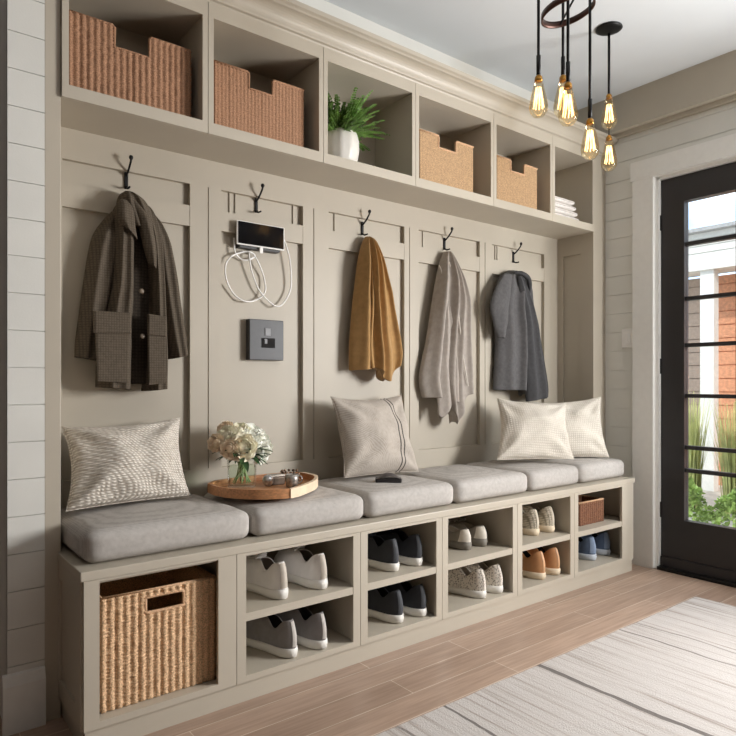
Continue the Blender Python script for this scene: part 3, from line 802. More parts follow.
# ------------------------------------------------------------------ tray, vase, flowers, trinkets
ZT = ZC + .012
b = NB()
outline = spline([(1.056, 2.36, 0), (1.052, 2.30, 0), (1.072, 2.215, 0), (1.13, 2.135, 0), (1.20, 2.09, 0), (1.25, 2.072, 0)], 6) + \
    spline([(1.30, 2.09, 0), (1.42, 2.175, 0), (1.495, 2.26, 0), (1.525, 2.33, 0), (1.525, 2.41, 0), (1.49, 2.455, 0), (1.40, 2.475, 0), (1.25, 2.47, 0), (1.12, 2.44, 0), (1.06, 2.39, 0)], 6)
tc_ = Vector((1.28, 2.29, 0)); out = [Vector((p.x, p.y, 0)) - tc_ for p in outline]
t = thing('serving_tray', (tc_.x, tc_.y, ZT), 'rounded wooden tray on the second cushion holding the flowers', 'tray')
ins = [q * (1 - .014 / q.length) for q in out]
rings_mesh(b, [out, [q + Vector((0, 0, .036)) for q in out], [q + Vector((0, 0, .036)) for q in ins], [q + Vector((0, 0, .010)) for q in ins]], True, True)
link('tray_body', b, TRAYW, t)
b = NB(); seg = [i for i, q in enumerate(out) if (q + tc_).x > 1.249 and (q + tc_).y < 2.42 ]
seg = [q for i, q in enumerate(out) if i in seg]
rr = [[q * 1.0005, q * (1 + .003 / q.length), q * (1 + .003 / q.length) + Vector((0, 0, .0368)), q * (1 - .014 / q.length) + Vector((0, 0, .0368)), q * (1 - .014 / q.length) + Vector((0, 0, .0355))] for q in seg]
rings_mesh(b, rr, True, True)
link('pale_edge', b, TRAYE, t)['label'] = 'pale cut edge of the tray'
vx, vy, vz = 1.195, 2.36, ZT + .0105
v = thing('flower_vase', (vx, vy, vz), 'clear glass vase of water on the wooden tray', 'vase')
b = NB(); lathe(b, [(.052, 0), (.056, .004), (.058, .06), (.060, .128), (.0565, .128), (.0545, .06), (.052, .012), (.001, .010)], n=36, capt=False); link('glass_body', b, GLASS, v, True)
b = NB(); lathe(b, [(.050, .013), (.0535, .06), (.0545, .088)], n=36); link('water', b, clear_mat('water', (.92, .96, .91), .04), v, True)
def rose(R_, seed):
    bm = NB(); r = random.Random(seed)
    for layer, (n, rad, h, open_) in enumerate(((3, .22, .50, .05), (4, .42, .55, .12), (5, .64, .52, .25), (6, .86, .42, .45), (7, 1.0, .28, .75))):
        for k in range(n):
            a0 = 2 * PI * k / n + layer * .7 + r.uniform(-.1, .1); wd = 2 * PI / n * .72; g = []
            for j in range(6):
                v_ = j / 5; row = []
                for i in range(7):
                    u = i / 6 * 2 - 1
                    cup = math.sin(v_ * PI * .62)
                    rr = R_ * rad * (.15 + .85 * cup) * (1 + (open_ * .28 * v_ ** 3)); 
                    zz = R_ * (-.55 + (h + .55) * v_ - .16 * u * u * v_ - open_ * .25 * v_ ** 4)
                    an = a0 + u * wd * (.35 + .65 * math.sin(PI * min(1, .2 + v_ * .75)))
                    rr *= 1 + .05 * math.sin(u * 4 + seed + k)
                    row.append(bm.verts.new((rr * math.cos(an), rr * math.sin(an), zz)))
                g.append(row)
            for j in range(5):
                for i in range(6): bm.faces.new((g[j][i], g[j][i + 1], g[j + 1][i + 1], g[j + 1][i]))
    ret = bmesh.ops.create_uvsphere(bm, u_segments=16, v_segments=10, radius=R_ * .52)
    bmesh.ops.translate(bm, verts=ret['verts'], vec=(0, 0, -R_ * .18))
    return bm
fl = [(213, 440, 'P', .030), (224, 432, 'C', .034), (231, 446, 'P', .036), (240, 444, 'C', .045), (236, 427, 'C', .036), (249, 428, 'W', .038), (259, 436, 'W', .036), (258, 450, 'W', .038), (226, 446, 'P', .030), (248, 436, 'W', .034), (264, 444, 'W', .030), (222, 425, 'P', .028)]
fdesc = ['small peach rose at the far left of the vase bouquet', 'cream rose at the upper left of the bouquet', 'peach rose left of the large front rose',
         'largest cream rose at the front centre of the bouquet', 'cream rose at the top of the bouquet', 'white rose at the upper right of the bouquet',
         'white rose at the right shoulder of the bouquet', 'white rose at the lower right of the bouquet', 'peach rose low on the left of the bouquet',
         'white rose tucked behind the large front rose', 'small white rose at the far right of the bouquet', 'small peach rose at the back left of the bouquet']
fy = [2.36, 2.35, 2.31, 2.295, 2.38, 2.38, 2.36, 2.32, 2.31, 2.34, 2.37, 2.40]
for i, (px, py, cc, rr) in enumerate(fl):
    x, z = at(px + 3, py + 3, fy[i]); P = Vector((x, fy[i], z)); cen = Vector((vx, 2.36, .80))
    rr *= 1.12
    o = thing('rose', P, fdesc[i], 'flower', group='roses in the glass vase')
    d = (P - cen).normalized() * .8 + Vector((-.35, -.9, .25)); d.normalize()
    bl = link('blossom', rose(rr, i), dict(P=PETP, C=PETC, W=PETW)[cc], o, True); bl.rotation_euler = d.to_track_quat('Z', 'Y').to_euler()
    a = i * 2.4; base = Vector((vx + .036 * math.cos(a), vy + .036 * math.sin(a), vz + .02)); neck = Vector((vx + .028 * math.cos(a + 2.5), vy + .028 * math.sin(a + 2.5), vz + .13))
    b = NB(); tube(b, [q - P for q in spline([base, neck, P - d * rr * .4], 6)], .0026, 6); link('stem', b, STEM, o, True)
o = thing('leaf_collar', (vx, vy, vz + .125), 'dark green leaves spreading under the roses above the vase rim', 'foliage')
b = NB(); r = random.Random(3)
for i in range(46):
    a = r.uniform(0, 2 * PI); L = r.uniform(.05, .095); e = r.uniform(-.35, .7)
    base = Vector((.035 * math.cos(a), .035 * math.sin(a), r.uniform(.0, .03))); d = Vector((math.cos(a) * math.cos(e), math.sin(a) * math.cos(e), math.sin(e)))
    s = d.cross(Vector((0, 0, 1))).normalized(); up = s.cross(d); g = []
    for j in range(7):
        t = j / 6; wd = .012 * math.sin(PI * min(1, t * .95 + .03)); c_ = base + d * L * t - Vector((0, 0, .025 * t * t))
        g.append([b.verts.new(c_ - s * wd), b.verts.new(c_ - up * .003), b.verts.new(c_ + s * wd)])
    for j in range(6):
        for k in range(2): b.faces.new((g[j][k], g[j][k + 1], g[j + 1][k + 1], g[j + 1][k]))
link('leaves', b, LEAFD, o, True)
# trinkets
zt = ZT + .0105
def pt(px, py, z):
    t_ = (px - 368) / 640; u = (383 - py) / 640; k = (z - EYE) / u; return ((CX + CY * t_) * k, (CY - CX * t_) * k)
x, y = pt(268, 486, zt); o = thing('ornament_ball', (x, y, zt), 'small faceted silver ball on the tray beside the vase', 'ornament')
b = NB(); bmesh.ops.create_icosphere(b, subdivisions=2, radius=.024); bmesh.ops.translate(b, verts=b.verts, vec=(0, 0, .0235)); link('faceted_ball', b, mat('mercury_glass', (205, 205, 205), .35, .6, var=.3, nscale=60), o)
b = NB(); lathe(b, [(.012, 0), (.013, .004), (.009, .006)]); link('foot_ring', b, CHROME, o, True)
x, y = pt(279, 486, zt); o = thing('trinket_box', (x + .01, y + .045, zt), 'little dark bronze lidded box on the tray behind the silver pieces', 'box')
b = NB(); box(b, -.032, .032, -.022, .022, 0, .032, .004); link('box_body', b, mat('dark_bronze', (92, 78, 66), .4, .6, var=.2), o)
b = NB(); box(b, -.034, .034, -.024, .024, .0325, .042, .004); link('lid', b, mat('grey_pewter', (156, 148, 138), .4, .5, var=.2), o)
x, y = pt(292, 487, zt); o = thing('metal_cup', (x, y, zt), 'small round pewter cup on the tray near its pale edge', 'cup')
b = NB(); lathe(b, [(.018, 0), (.024, .003), (.025, .03), (.026, .052), (.023, .052), (.022, .006), (.001, .005)], n=28, capt=False); link('cup_body', b, mat('pewter', (176, 170, 162), .4, .5, var=.25, nscale=80), o, True)
b = NB(); tube(b, spline([(.024, -.006, .044), (.038, -.01, .040), (.040, -.011, .022), (.025, -.006, .012)], 5), .003, 8); link('handle', b, CHROME, o, True)
x, y = pt(281, 479, zt); o = thing('bead_bracelet', (1.43, 2.375, zt), 'coiled brown bead bracelet at the back of the tray', 'bracelet')
b = NB()
for k in range(46):
    a = k * .5; rr = .034 + .004 * math.sin(k * .21); c0 = Vector((rr * math.cos(a), rr * math.sin(a), .007 + .012 * int(k / 12.6)))
    bmesh.ops.create_icosphere(b, subdivisions=1, radius=.0068, matrix=Matrix.Translation(c0))
link('beads', b, mat('brown_bead', (112, 88, 68), .4, var=.35, nscale=60), o, True)
b = NB(); tube(b, spline([(.0, -.035, .02), (-.01, -.05, .012), (-.008, -.062, .004)], 5), .0025, 6); link('tassel', b, mat('tassel', (150, 125, 95), .8), o, True)
# wallet and glasses
o = thing('leather_pouch', (1.835, 2.20, ZC + .0015), 'small black leather pouch lying on the cushion before the striped pillow', 'pouch', rz=-.65)
b = NB(); box(b, -.058, .058, -.030, .030, 0, .020, .006); link('pouch_body', b, mat('black_leather', (40, 36, 36), .4, var=.1, bump=.3), o)
b = NB()
g = []
for i in range(13):
    u = i / 12 * 2 - 1; g.append([b.verts.new((u * .05, yy, .0195 + .024 * (1 - u * u) * s)) for yy, s in ((-.032, .4), (-.018, .9), (0, 1), (.018, .9), (.03, .5))])
for a_, b_ in zip(g, g[1:]):
    for k in range(4): b.faces.new((a_[k], a_[k + 1], b_[k + 1], b_[k]))
q = link('flap', b, mat('grey_leather', (86, 80, 78), .45, var=.1), o, True)

# ------------------------------------------------------------------ shoes
def shoe(style):
    L, H, SH, W = style.get('L', .285), style.get('H', .118), style.get('SH', .028), style.get('W', 1.0)
    n = 56
    def half(t):
        base = [.036, .038, .037, .039, .045, .0495, .047, .040]
        f = t * 7; i = min(int(f), 6); bw = base[i] + (base[i + 1] - base[i]) * (f - i)
        return W * bw * max(0, 1 - abs(2 * t - 1) ** 3.4) ** .5
    def foot(k, grow=0):
        a = 2 * PI * k / n; t = .5 - .5 * math.cos(a); s = 1 if math.sin(a) >= 0 else -1
        x = s * (half(t) + grow * (0 if abs(math.sin(a)) < 1e-6 else 1)) + .006 * math.sin(PI * t) ** 2
        return Vector((x, t * (L + 2 * grow) - grow, 0)), t, s
    T0, T1 = style.get('open', (.065, .52))
    def opening(k, sc=1.0):
        a = 2 * PI * k / n; q = .5 - .5 * math.cos(a); s = math.sin(a)
        t = T0 + (T1 - T0) * q
        t = (T0 + T1) / 2 + (t - (T0 + T1) / 2) * sc
        return Vector((W * .029 * s * (1 - .25 * q) * sc + .004, t * L, 0)), q
    def rim(q):   # heel high, ankle low, throat high
        return SH + (H - SH) * (1.0 - style.get('dip', .34) * math.exp(-((q - .45) / .22) ** 2) - .10 * q + .0)
    bm = NB(); toe = lambda t: .010 * max(0, (t - .7) / .3) ** 2
    rings = []
    for g_, z in ((-.004, 0), (.001, .003), (.003, SH * .5), (.0025, SH * .95), (-.001, SH), (-.02, SH)):
        rg = []
        for k in range(n):
            p, t, s = foot(k, g_); rg.append(Vector((p.x, p.y, z + toe(t) + (.004 * (1 - t) * (z > .01)))))
        rings.append(rg)
    rings_mesh(bm, rings, True, True)
    parts = [('sole', bm, style['sole'])]
    def surf(k, w_):
        p, t, s = foot(k, -.001); o_, q = opening(k)
        a = w_ * PI / 2; mm = max(0, min(1, (t - .25) / .35)); mm = mm * mm * (3 - 2 * mm)
        r = math.sin(a) ** .85 * mm + (w_ ** .95) * (1 - mm); ins = (1 - math.cos(a) ** .9) * mm + (w_ ** 1.35) * (1 - mm)
        back = max(0, 1 - q * 3)
        z0 = SH * .9 + toe(t); z = z0 + (rim(q) - z0) * r
        xy = p.lerp(o_, ins)
        if back > 0: xy.y -= .006 * back * math.sin(PI * w_)
        return Vector((xy.x, xy.y, z))
    bm = NB(); rings = [[surf(k, j / 12) for k in range(n)] for j in range(13)]
    # rolled collar
    rings.append([surf(k, 1).lerp(Vector((0.004, (T0 + T1) / 2 * L, rim(opening(k)[1]))), .05) + Vector((0, 0, .002)) for k in range(n)])
    rings.append([surf(k, 1).lerp(Vector((0.004, (T0 + T1) / 2 * L, rim(opening(k)[1]))), .10) + Vector((0, 0, -.001)) for k in range(n)])
    rings_mesh(bm, rings); parts.append(('upper', bm, style['upper']))
    bm = NB(); rings = []
    for sc, dz in ((.90, 0), (.88, .25), (.86, .6), (.8, .9), (.4, .95)):
        rg = []
        for k in range(n):
            o_, q = opening(k, sc); z = rim(q) - .001; zb = SH + .008
            rg.append(Vector((o_.x, o_.y, z + (zb - z) * dz)))
        rings.append(rg)
    rings_mesh(bm, rings, False, True); parts.append(('lining', bm, style['lining']))
    # tongue
    if style.get('tongue', True):
        bm = NB(); g_ = []
        for j in range(8):
            v_ = j / 7; yy = L * (T1 + .04 - .13 * v_); zz = rim(.95) - .010 + .032 * v_; row = []
            for i in range(7):
                u = i / 6 * 2 - 1; row.append((u * .021 * (1 - .3 * (v_ > .85)) + .004, yy + .006 * u * u, zz - .008 * u * u))
            g_.append(row)
        fr = [[bm.verts.new(p) for p in r_] for r_ in g_]; bk = [[bm.verts.new((p[0], p[1] + .006, p[2] + .001)) for p in r_] for r_ in g_]
        for j in range(7):
            for i in range(6):
                bm.faces.new((fr[j][i], fr[j][i + 1], fr[j + 1][i + 1], fr[j + 1][i])); bm.faces.new((bk[j][i], bk[j + 1][i], bk[j + 1][i + 1], bk[j][i + 1]))
        for i in range(6): bm.faces.new((fr[7][i], fr[7][i + 1], bk[7][i + 1], bk[7][i]))
        for j in range(7):
            bm.faces.new((fr[j][0], fr[j + 1][0], bk[j + 1][0], bk[j][0])); bm.faces.new((fr[j][6], bk[j][6], bk[j + 1][6], fr[j + 1][6]))
        parts.append(('tongue', bm, style.get('tonguem', style['upper'])))
    if style.get('laces'):
        bm = NB()
        for j in range(5):
            w_ = .90 - j * .11
            kf = n // 2
            c0 = surf(kf, w_)
            pts = []
            for i in range(7):
                u = i / 6 * 2 - 1; pts.append(Vector((.004 + u * .020, c0.y + .004 * u * (-1) ** j, c0.z + .004 - .007 * u * u)))
            tube(bm, pts, .0024, 6)
        parts.append(('laces', bm, style['laces']))
    if style.get('mark'):
        bm = NB(); pts = []
        for kk, ww in ((6.2, .50), (6.9, .86), (7.2, .52), (7.9, .88), (8.2, .50), (8.8, .72), (7.4, .46), (6.4, .40)):
            p = surf(kk, ww); pts.append(p + Vector((.0035, 0, 0)))
        tube(bm, spline(pts, 5), .0014, 5); parts.append(('side_mark', bm, style['mark']))
    # heel tab / counter
    bm = NB(); rings = []
    for j in range(9):
        w_ = .12 + .86 * j / 8; rg = []
        ks = [k % n for k in range(-4, 5)]
        wide = style.get('tabw', 4)
        for k in range(-wide, wide + 1):
            p = surf(k % n, w_); nx = Vector((p.x - .002, p.y - .05, 0)).normalized(); rg.append(p + nx * .0022)
        rings.append(rg)
    vr = [[bm.verts.new(p) for p in r_] for r_ in rings]
    for a_, b_ in zip(vr, vr[1:]):
        for k in range(len(a_) - 1): bm.faces.new((a_[k], a_[k + 1], b_[k + 1], b_[k]))
    parts.append(('heel_tab', bm, style.get('tab', style['upper'])))
    return parts
def knit(name, a, b_, sc):
    m, n_, l, p = nt(name); p.inputs['Roughness'].default_value = .9
    tc = n_.new('ShaderNodeTexCoord'); vo = n_.new('ShaderNodeTexVoronoi'); vo.inputs['Scale'].default_value = sc; vo.inputs['Randomness'].default_value = .7
    l.new(tc.outputs['Object'], vo.inputs['Vector']); cr = n_.new('ShaderNodeValToRGB'); cr.color_ramp.elements[0].color = srgb(*b_); cr.color_ramp.elements[1].color = srgb(*a)
    cr.color_ramp.elements[0].position = .15; cr.color_ramp.elements[1].position = .5
    l.new(vo.outputs['Distance'], cr.inputs[0]); l.new(cr.outputs[0], p.inputs['Base Color'])
    bp = n_.new('ShaderNodeBump'); bp.inputs['Strength'].default_value = .5; bp.inputs['Distance'].default_value = .002; l.new(vo.outputs['Distance'], bp.inputs['Height']); l.new(bp.outputs[0], p.inputs['Normal'])
    return m
WS = mat('white_rubber', (232, 228, 220), .5, var=.01); CS = mat('cream_rubber', (226, 208, 180), .55, var=.02)
lite = mat('beige_insole', (170, 160, 146), .9); dk = mat('charcoal_insole', (44, 42, 42), .95)
styles = dict(
    white=dict(sole=WS, upper=mat('white_leather', (236, 232, 228), .5, var=.02), lining=mat('grey_brown_insole', (110, 100, 92), .9), laces=mat('white_lace', (220, 214, 206), .9), L=.28, mark=mat('grey_side_mark', (120, 110, 102), .8), tab=mat('taupe_heel', (196, 186, 172), .6), tabw=3),
    grey=dict(sole=WS, upper=mat('grey_canvas', (140, 136, 134), .9, var=.05, bump=.3, bscale=500), lining=dk, laces=mat('grey_lace', (96, 92, 90), .9), tab=mat('pale_heel', (190, 184, 176), .7), tabw=2),
    black=dict(sole=WS, upper=mat('black_canvas', (50, 52, 57), .8, var=.06, bump=.3, bscale=500), lining=LINING, laces=mat('black_lace', (40, 40, 42), .9), tab=mat('graphite_heel', (66, 68, 72), .7), tabw=3),
    low=dict(sole=mat('taupe_sole', (126, 120, 110), .6), upper=mat('taupe_suede', (142, 134, 122), .9, var=.06), lining=lite, laces=mat('cream_lace', (215, 208, 196), .9), H=.086, SH=.03, tab=mat('cream_heel', (222, 214, 200), .6), tabw=7),
    knit=dict(sole=WS, upper=knit('cream_knit', (222, 214, 202), (112, 104, 94), 120), lining=lite, laces=mat('white_knit_lace', (222, 216, 208), .9), tab=knit('cream_knit_heel', (222, 214, 202), (160, 150, 138), 120), tabw=2),
    stripe=dict(sole=CS, upper=coat_mat('striped_canvas', (150, 140, 122), (224, 214, 196), 40), lining=lite, H=.12, laces=None, tab=mat('sand_heel', (206, 196, 176), .8), tabw=2),
    tan=dict(sole=CS, upper=mat('tan_leather', (188, 136, 92), .5, var=.05), lining=dk, laces=mat('dark_lace', (70, 54, 44), .9), tab=mat('tan_heel', (206, 160, 118), .5), tabw=2, tonguem=mat('dark_tongue', (52, 50, 50), .9), H=.125),
    blue=dict(sole=mat('pale_blue_sole', (196, 202, 210), .6), upper=mat('blue_suede', (88, 104, 130), .9, var=.08), lining=LINING, laces=mat('navy_lace', (50, 58, 76), .9), tab=mat('blue_heel', (130, 146, 170), .8), tabw=5, tonguem=mat('navy_tongue', (44, 50, 66), .9), L=.27))
protos = {}
def place_shoe(style, x, y, z, rz, label, group):
    if style not in protos:
        t = thing('shoe', (x, y, z), label, 'shoe', rz, group)
        for nm, bm, m in shoe(styles[style]):
            link(nm, bm, m, t, True)
        protos[style] = t
    else:
        t = copy_tree(protos[style]); t.location = (x, y, z); t.rotation_euler = (0, 0, rz); t['label'] = label; t['group'] = group
    return t
Z1, Z2 = .0385, .2565
S = [('white', 1.145, 2.035, Z2, .10, 'white leather trainer nearest the left end of the bench'), ('white', 1.325, 2.04, Z2, .12, 'white leather trainer, the right one of its pair'),
     ('grey', 1.168, 2.02, Z1, .20, 'grey canvas trainer with white sole, left one of its pair'), ('grey', 1.305, 2.015, Z1, .17, 'grey canvas trainer with white sole, right one of its pair'),
     ('black', 1.695, 2.045, Z2, .10, 'black trainer on the upper shelf, left one of its pair'), ('black', 1.845, 2.045, Z2, .06, 'black trainer on the upper shelf, right one of its pair'),
     ('black', 1.70, 2.035, Z1, .16, 'black trainer at the bottom of the bench, left one of its pair'), ('black', 1.845, 2.03, Z1, .10, 'black trainer at the bottom of the bench, right one of its pair'),
     ('low', 2.155, 2.095, Z2, .04, 'low taupe shoe with cream heel, left one of its pair'), ('low', 2.288, 2.095, Z2, .04, 'low taupe shoe with cream heel, right one of its pair'),
     ('knit', 2.19, 2.03, Z1, .18, 'cream knit trainer with thick white sole, left one of its pair'), ('knit', 2.335, 2.03, Z1, .14, 'cream knit trainer with thick white sole, right one of its pair'),
     ('stripe', 2.68, 2.075, Z2, .08, 'striped sand canvas shoe, left one of its pair'), ('stripe', 2.82, 2.07, Z2, .06, 'striped sand canvas shoe, right one of its pair'),
     ('tan', 2.67, 2.035, Z1, .12, 'tan leather shoe with cream sole, left one of its pair'), ('tan', 2.815, 2.035, Z1, .10, 'tan leather shoe with cream sole, right one of its pair'),
     ('blue', 3.165, 2.075, Z1, .05, 'blue suede shoe with pale sole, left one of its pair'), ('blue', 3.32, 2.085, Z1, .05, 'blue suede shoe with pale sole, right one of its pair')]
HEEL = (291, 330, 301, 330, 400.5, 423.5, 405, 427.5, 471.5, 487, 486.5, 503, 542.5, 558, 549.5, 565, 595, 609)
for (st, x, y, z, rz, lb), hp_ in zip(S, HEEL):
    x = round(at(hp_, 500, y + .03)[0] - .045, 3)
    if st in ('tan', 'stripe'): x = 2.866 if x > 2.80 else 2.742
    t = place_shoe(st, x, y, z, rz, lb, 'shoes in the bench cubbies'); t.scale = (1.12,) * 3

# ------------------------------------------------------------------ rug
def rug_mat():
    m, n, l, p = nt('rug_wool'); p.inputs['Roughness'].default_value = .95; p.inputs['Specular IOR Level'].default_value = .1
    tc = n.new('ShaderNodeTexCoord'); mp = n.new('ShaderNodeMapping'); mp.inputs['Scale'].default_value = (60, 1.6, 1); l.new(tc.outputs['Object'], mp.inputs[0])
    ns = n.new('ShaderNodeTexNoise'); ns.inputs['Scale'].default_value = 1; ns.inputs['Detail'].default_value = 4; l.new(mp.outputs[0], ns.inputs['Vector'])
    cr = n.new('ShaderNodeValToRGB'); e = cr.color_ramp.elements; e[0].position = .36; e[0].color = srgb(172, 163, 156); e[1].position = .52; e[1].color = srgb(192, 186, 181)
    q = e.new(.30); q.color = srgb(146, 137, 130)
    l.new(ns.outputs['Fac'], cr.inputs[0])
    mp2 = n.new('ShaderNodeMapping'); mp2.inputs['Scale'].default_value = (1, 1, 1); l.new(tc.outputs['Object'], mp2.inputs[0])
    n2 = n.new('ShaderNodeTexNoise'); n2.inputs['Scale'].default_value = 5; l.new(tc.outputs['Object'], n2.inputs['Vector'])
    sx = n.new('ShaderNodeSeparateXYZ'); l.new(tc.outputs['Object'], sx.inputs[0])
    wob = n.new('ShaderNodeMath'); wob.operation = 'MULTIPLY_ADD'; wob.inputs[1].default_value = .05; l.new(n2.outputs['Fac'], wob.inputs[0]); l.new(sx.outputs['X'], wob.inputs[2])
    mr = n.new('ShaderNodeMapRange'); mr.inputs['From Min'].default_value = .7; mr.inputs['From Max'].default_value = 3.5; l.new(wob.outputs[0], mr.inputs['Value'])
    r2 = n.new('ShaderNodeValToRGB'); r2.color_ramp.interpolation = 'CONSTANT'; ee = r2.color_ramp.elements; ee[0].color = (0, 0, 0, 1); ee[1].position = .999; ee[1].color = (0, 0, 0, 1)
    for xx, wd, s in ((1.32, .005, .6), (1.52, .012, .9), (1.60, .004, .5), (2.03, .014, .95), (2.62, .006, .7), (2.75, .004, .5), (3.0, .004, .5)):
        a = (xx + .025 - .7) / 2.8; k = ee.new(a); k.color = (s, s, s, 1); k = ee.new(a + wd / 2.8); k.color = (0, 0, 0, 1)
    l.new(mr.outputs[0], r2.inputs[0])
    mx = n.new('ShaderNodeMix'); mx.data_type = 'RGBA'; l.new(r2.outputs['Color'], mx.inputs['Factor']); l.new(cr.outputs[0], mx.inputs['A']); mx.inputs['B'].default_value = srgb(112, 106, 102)
    l.new(mx.outputs['Result'], p.inputs['Base Color'])
    n3 = n.new('ShaderNodeTexNoise'); n3.inputs['Scale'].default_value = 180; l.new(tc.outputs['Object'], n3.inputs['Vector'])
    bp = n.new('ShaderNodeBump'); bp.inputs['Strength'].default_value = .6; bp.inputs['Distance'].default_value = .004; l.new(n3.outputs['Fac'], bp.inputs['Height']); l.new(bp.outputs[0], p.inputs['Normal'])
    return m
b = NB()
g = []
NX, NY = 90, 60; rx0, rx1, ry0, ry1 = .95, 3.33, -.1, 1.545
for i in range(NX + 1):
    row = []
    for j in range(NY + 1):
        x = rx0 + (rx1 - rx0) * i / NX; y = ry0 + (ry1 - ry0) * j / NY
        y += .004 * noise.noise(Vector((x * 7, 0, 3))) * (j == NY); z = FLOOR + .010 + .0015 * noise.noise(Vector((x * 6, y * 4, 0)))
        row.append((x, y, z))
    g.append(row)
top = [[b.verts.new(p) for p in r_] for r_ in g]; bot = [[b.verts.new((p[0], p[1], FLOOR + .0005)) for p in r_] for r_ in g]
for i in range(NX):
    for j in range(NY):
        b.faces.new((top[i][j], top[i + 1][j], top[i + 1][j + 1], top[i][j + 1])); b.faces.new((bot[i][j], bot[i][j + 1], bot[i + 1][j + 1], bot[i + 1][j]))
for i in range(NX):
    for j in (0, NY): b.faces.new((top[i][j], top[i + 1][j], bot[i + 1][j], bot[i][j]))
for j in range(NY):
    for i in (0, NX): b.faces.new((top[i][j], top[i][j + 1], bot[i][j + 1], bot[i][j]))
o = link('area_rug', b, rug_mat(), smooth=False); tag(o, 'off-white woven rug with thin grey stripes on the plank floor', 'rug')

# ------------------------------------------------------------------ pendant lights
def bulb(parent, x, y, ztop, s=1.0):
    """teardrop filament lamp hanging below ztop (socket above)"""
    b = NB(); lathe(b, [(.006, .018 * s), (.010, .015 * s), (.014, .009 * s), (.0145, .0), (.015, -.006)], x, y, ztop, 16); link('socket', b, BRASS, parent, True)
    b = NB(); lathe(b, [(.014 * s, 0), (.018 * s, -.02 * s), (.024 * s, -.045 * s), (.031 * s, -.075 * s), (.035 * s, -.10 * s), (.032 * s, -.12 * s), (.020 * s, -.136 * s), (.002, -.142 * s)], x, y, ztop, 28); lb = link('bulb', b, BULBG, parent, True)
    b = NB()
    for k in range(9):
        a = 2 * PI * k / 9; a2 = a + PI / 6
        tube(b, [(x + .009 * s * math.cos(a), y + .009 * s * math.sin(a), ztop - .03 * s), (x + .019 * s * math.cos(a2), y + .019 * s * math.sin(a2), ztop - .105 * s)], .0022, 5)
    link('filament', b, FILA, lb)
    b = NB(); lathe(b, [(.003, 0), (.0025, -.03 * s)], x, y, ztop, 8); link('glass_stem', b, GLASS, lb, True)
def pp(px, py, dep):
    t_ = (px - 368) / 640; return (CX + CY * t_) * dep, (CY - CX * t_) * dep, EYE + (383 - py) / 640 * dep
rc = pp(568, 10, 2.40)
P = thing('pendant_cluster', (rc[0], rc[1], CEIL), 'dark ring chandelier with four rods and glowing teardrop bulbs', 'pendant light')
def relp(o): o.location = -Vector(P.location); return o
kids = []
class Sub: pass
hold = P
def addp(name, bm, m, smooth=True): return relp(link(name, bm, m, P, smooth))
b = NB(); lathe(b, [(.13, 0), (.13, -.018), (.12, -.024)], rc[0], rc[1], CEIL, 32); addp('canopy', b, IRON)
b = NB(); rr = .098
ring = []
for k in range(48):
    a = 2 * PI * k / 48; ring.append((a))
rg = []
tilt = .22
vr = []
for dr, dz in ((0, -.012), (0, .012), (-.006, .012), (-.006, -.012)):
    row = []
    for a in ring:
        xx, yy = (rr + dr) * math.cos(a), (rr + dr) * math.sin(a)
        rx = xx * CY - yy * CX
        row.append(b.verts.new((rc[0] + xx, rc[1] + yy, rc[2] + dz + tilt * rx)))
    vr.append(row)
for q in range(4):
    A_, B_ = vr[q], vr[(q + 1) % 4]
    for k in range(48): b.faces.new((A_[k], A_[(k + 1) % 48], B_[(k + 1) % 48], B_[k]))
addp('ring', b, BRONZE)
for px, pyt, dep, sc in ((538.5, 80, 2.36, .98), (563, 80, 2.50, 1.05), (568, 87, 2.32, 1.0), (590, 123, 2.42, .98)):
    x, y, z = pp(px, pyt, dep)
    b = NB(); ztop = CEIL - .01; tube(b, [(x, y, z + .012), (x, y, ztop)], .0055, 8); tube(b, [(x, y, z + .02), (x, y, z + .09)], .008, 10); addp('rod', b, IRON)
    before = set(P.children)
    bulb(P, x, y, z, sc)
    for ch in set(P.children) - before: relp(ch)
b = NB()
tube(b, [(rc[0] - CX * .098, rc[1] - CY * .098, rc[2]), (rc[0] + CX * .098, rc[1] + CY * .098, rc[2])], .004, 8); addp('cross_bar', b, IRON)
x, y, z = pp(610, 98, 2.95)
xc, yc = pt(609, 28, CEIL)
x, y = xc, yc
dep = x * CX + y * CY; zb = EYE + (383 - 98) / 640 * dep
P2 = thing('pendant_light', (x, y, CEIL), 'single black pendant with two stacked glowing bulbs, nearest the door wall', 'pendant light')
b = NB(); lathe(b, [(.062, -.001), (.064, -.006), (.05, -.012), (.012, -.02)], 0, 0, 0, 32); link('canopy', b, IRON, P2, True)
b = NB(); tube(b, [(0, 0, zb + .012 - CEIL), (0, 0, -.028)], .0065, 8); link('rod', b, IRON, P2, True)
bulb(P2, 0, 0, zb - CEIL, 1.12)
zb2 = EYE + (383 - 137) / 640 * dep - CEIL
bulb(P2, 0.0, 0.0, zb2 - .012, 1.12)
b = NB(); tube(b, [(.0, .0, zb2 + .0), (0, 0, zb - CEIL - .155)], .003, 8); link('link_rod', b, IRON, P2, True)

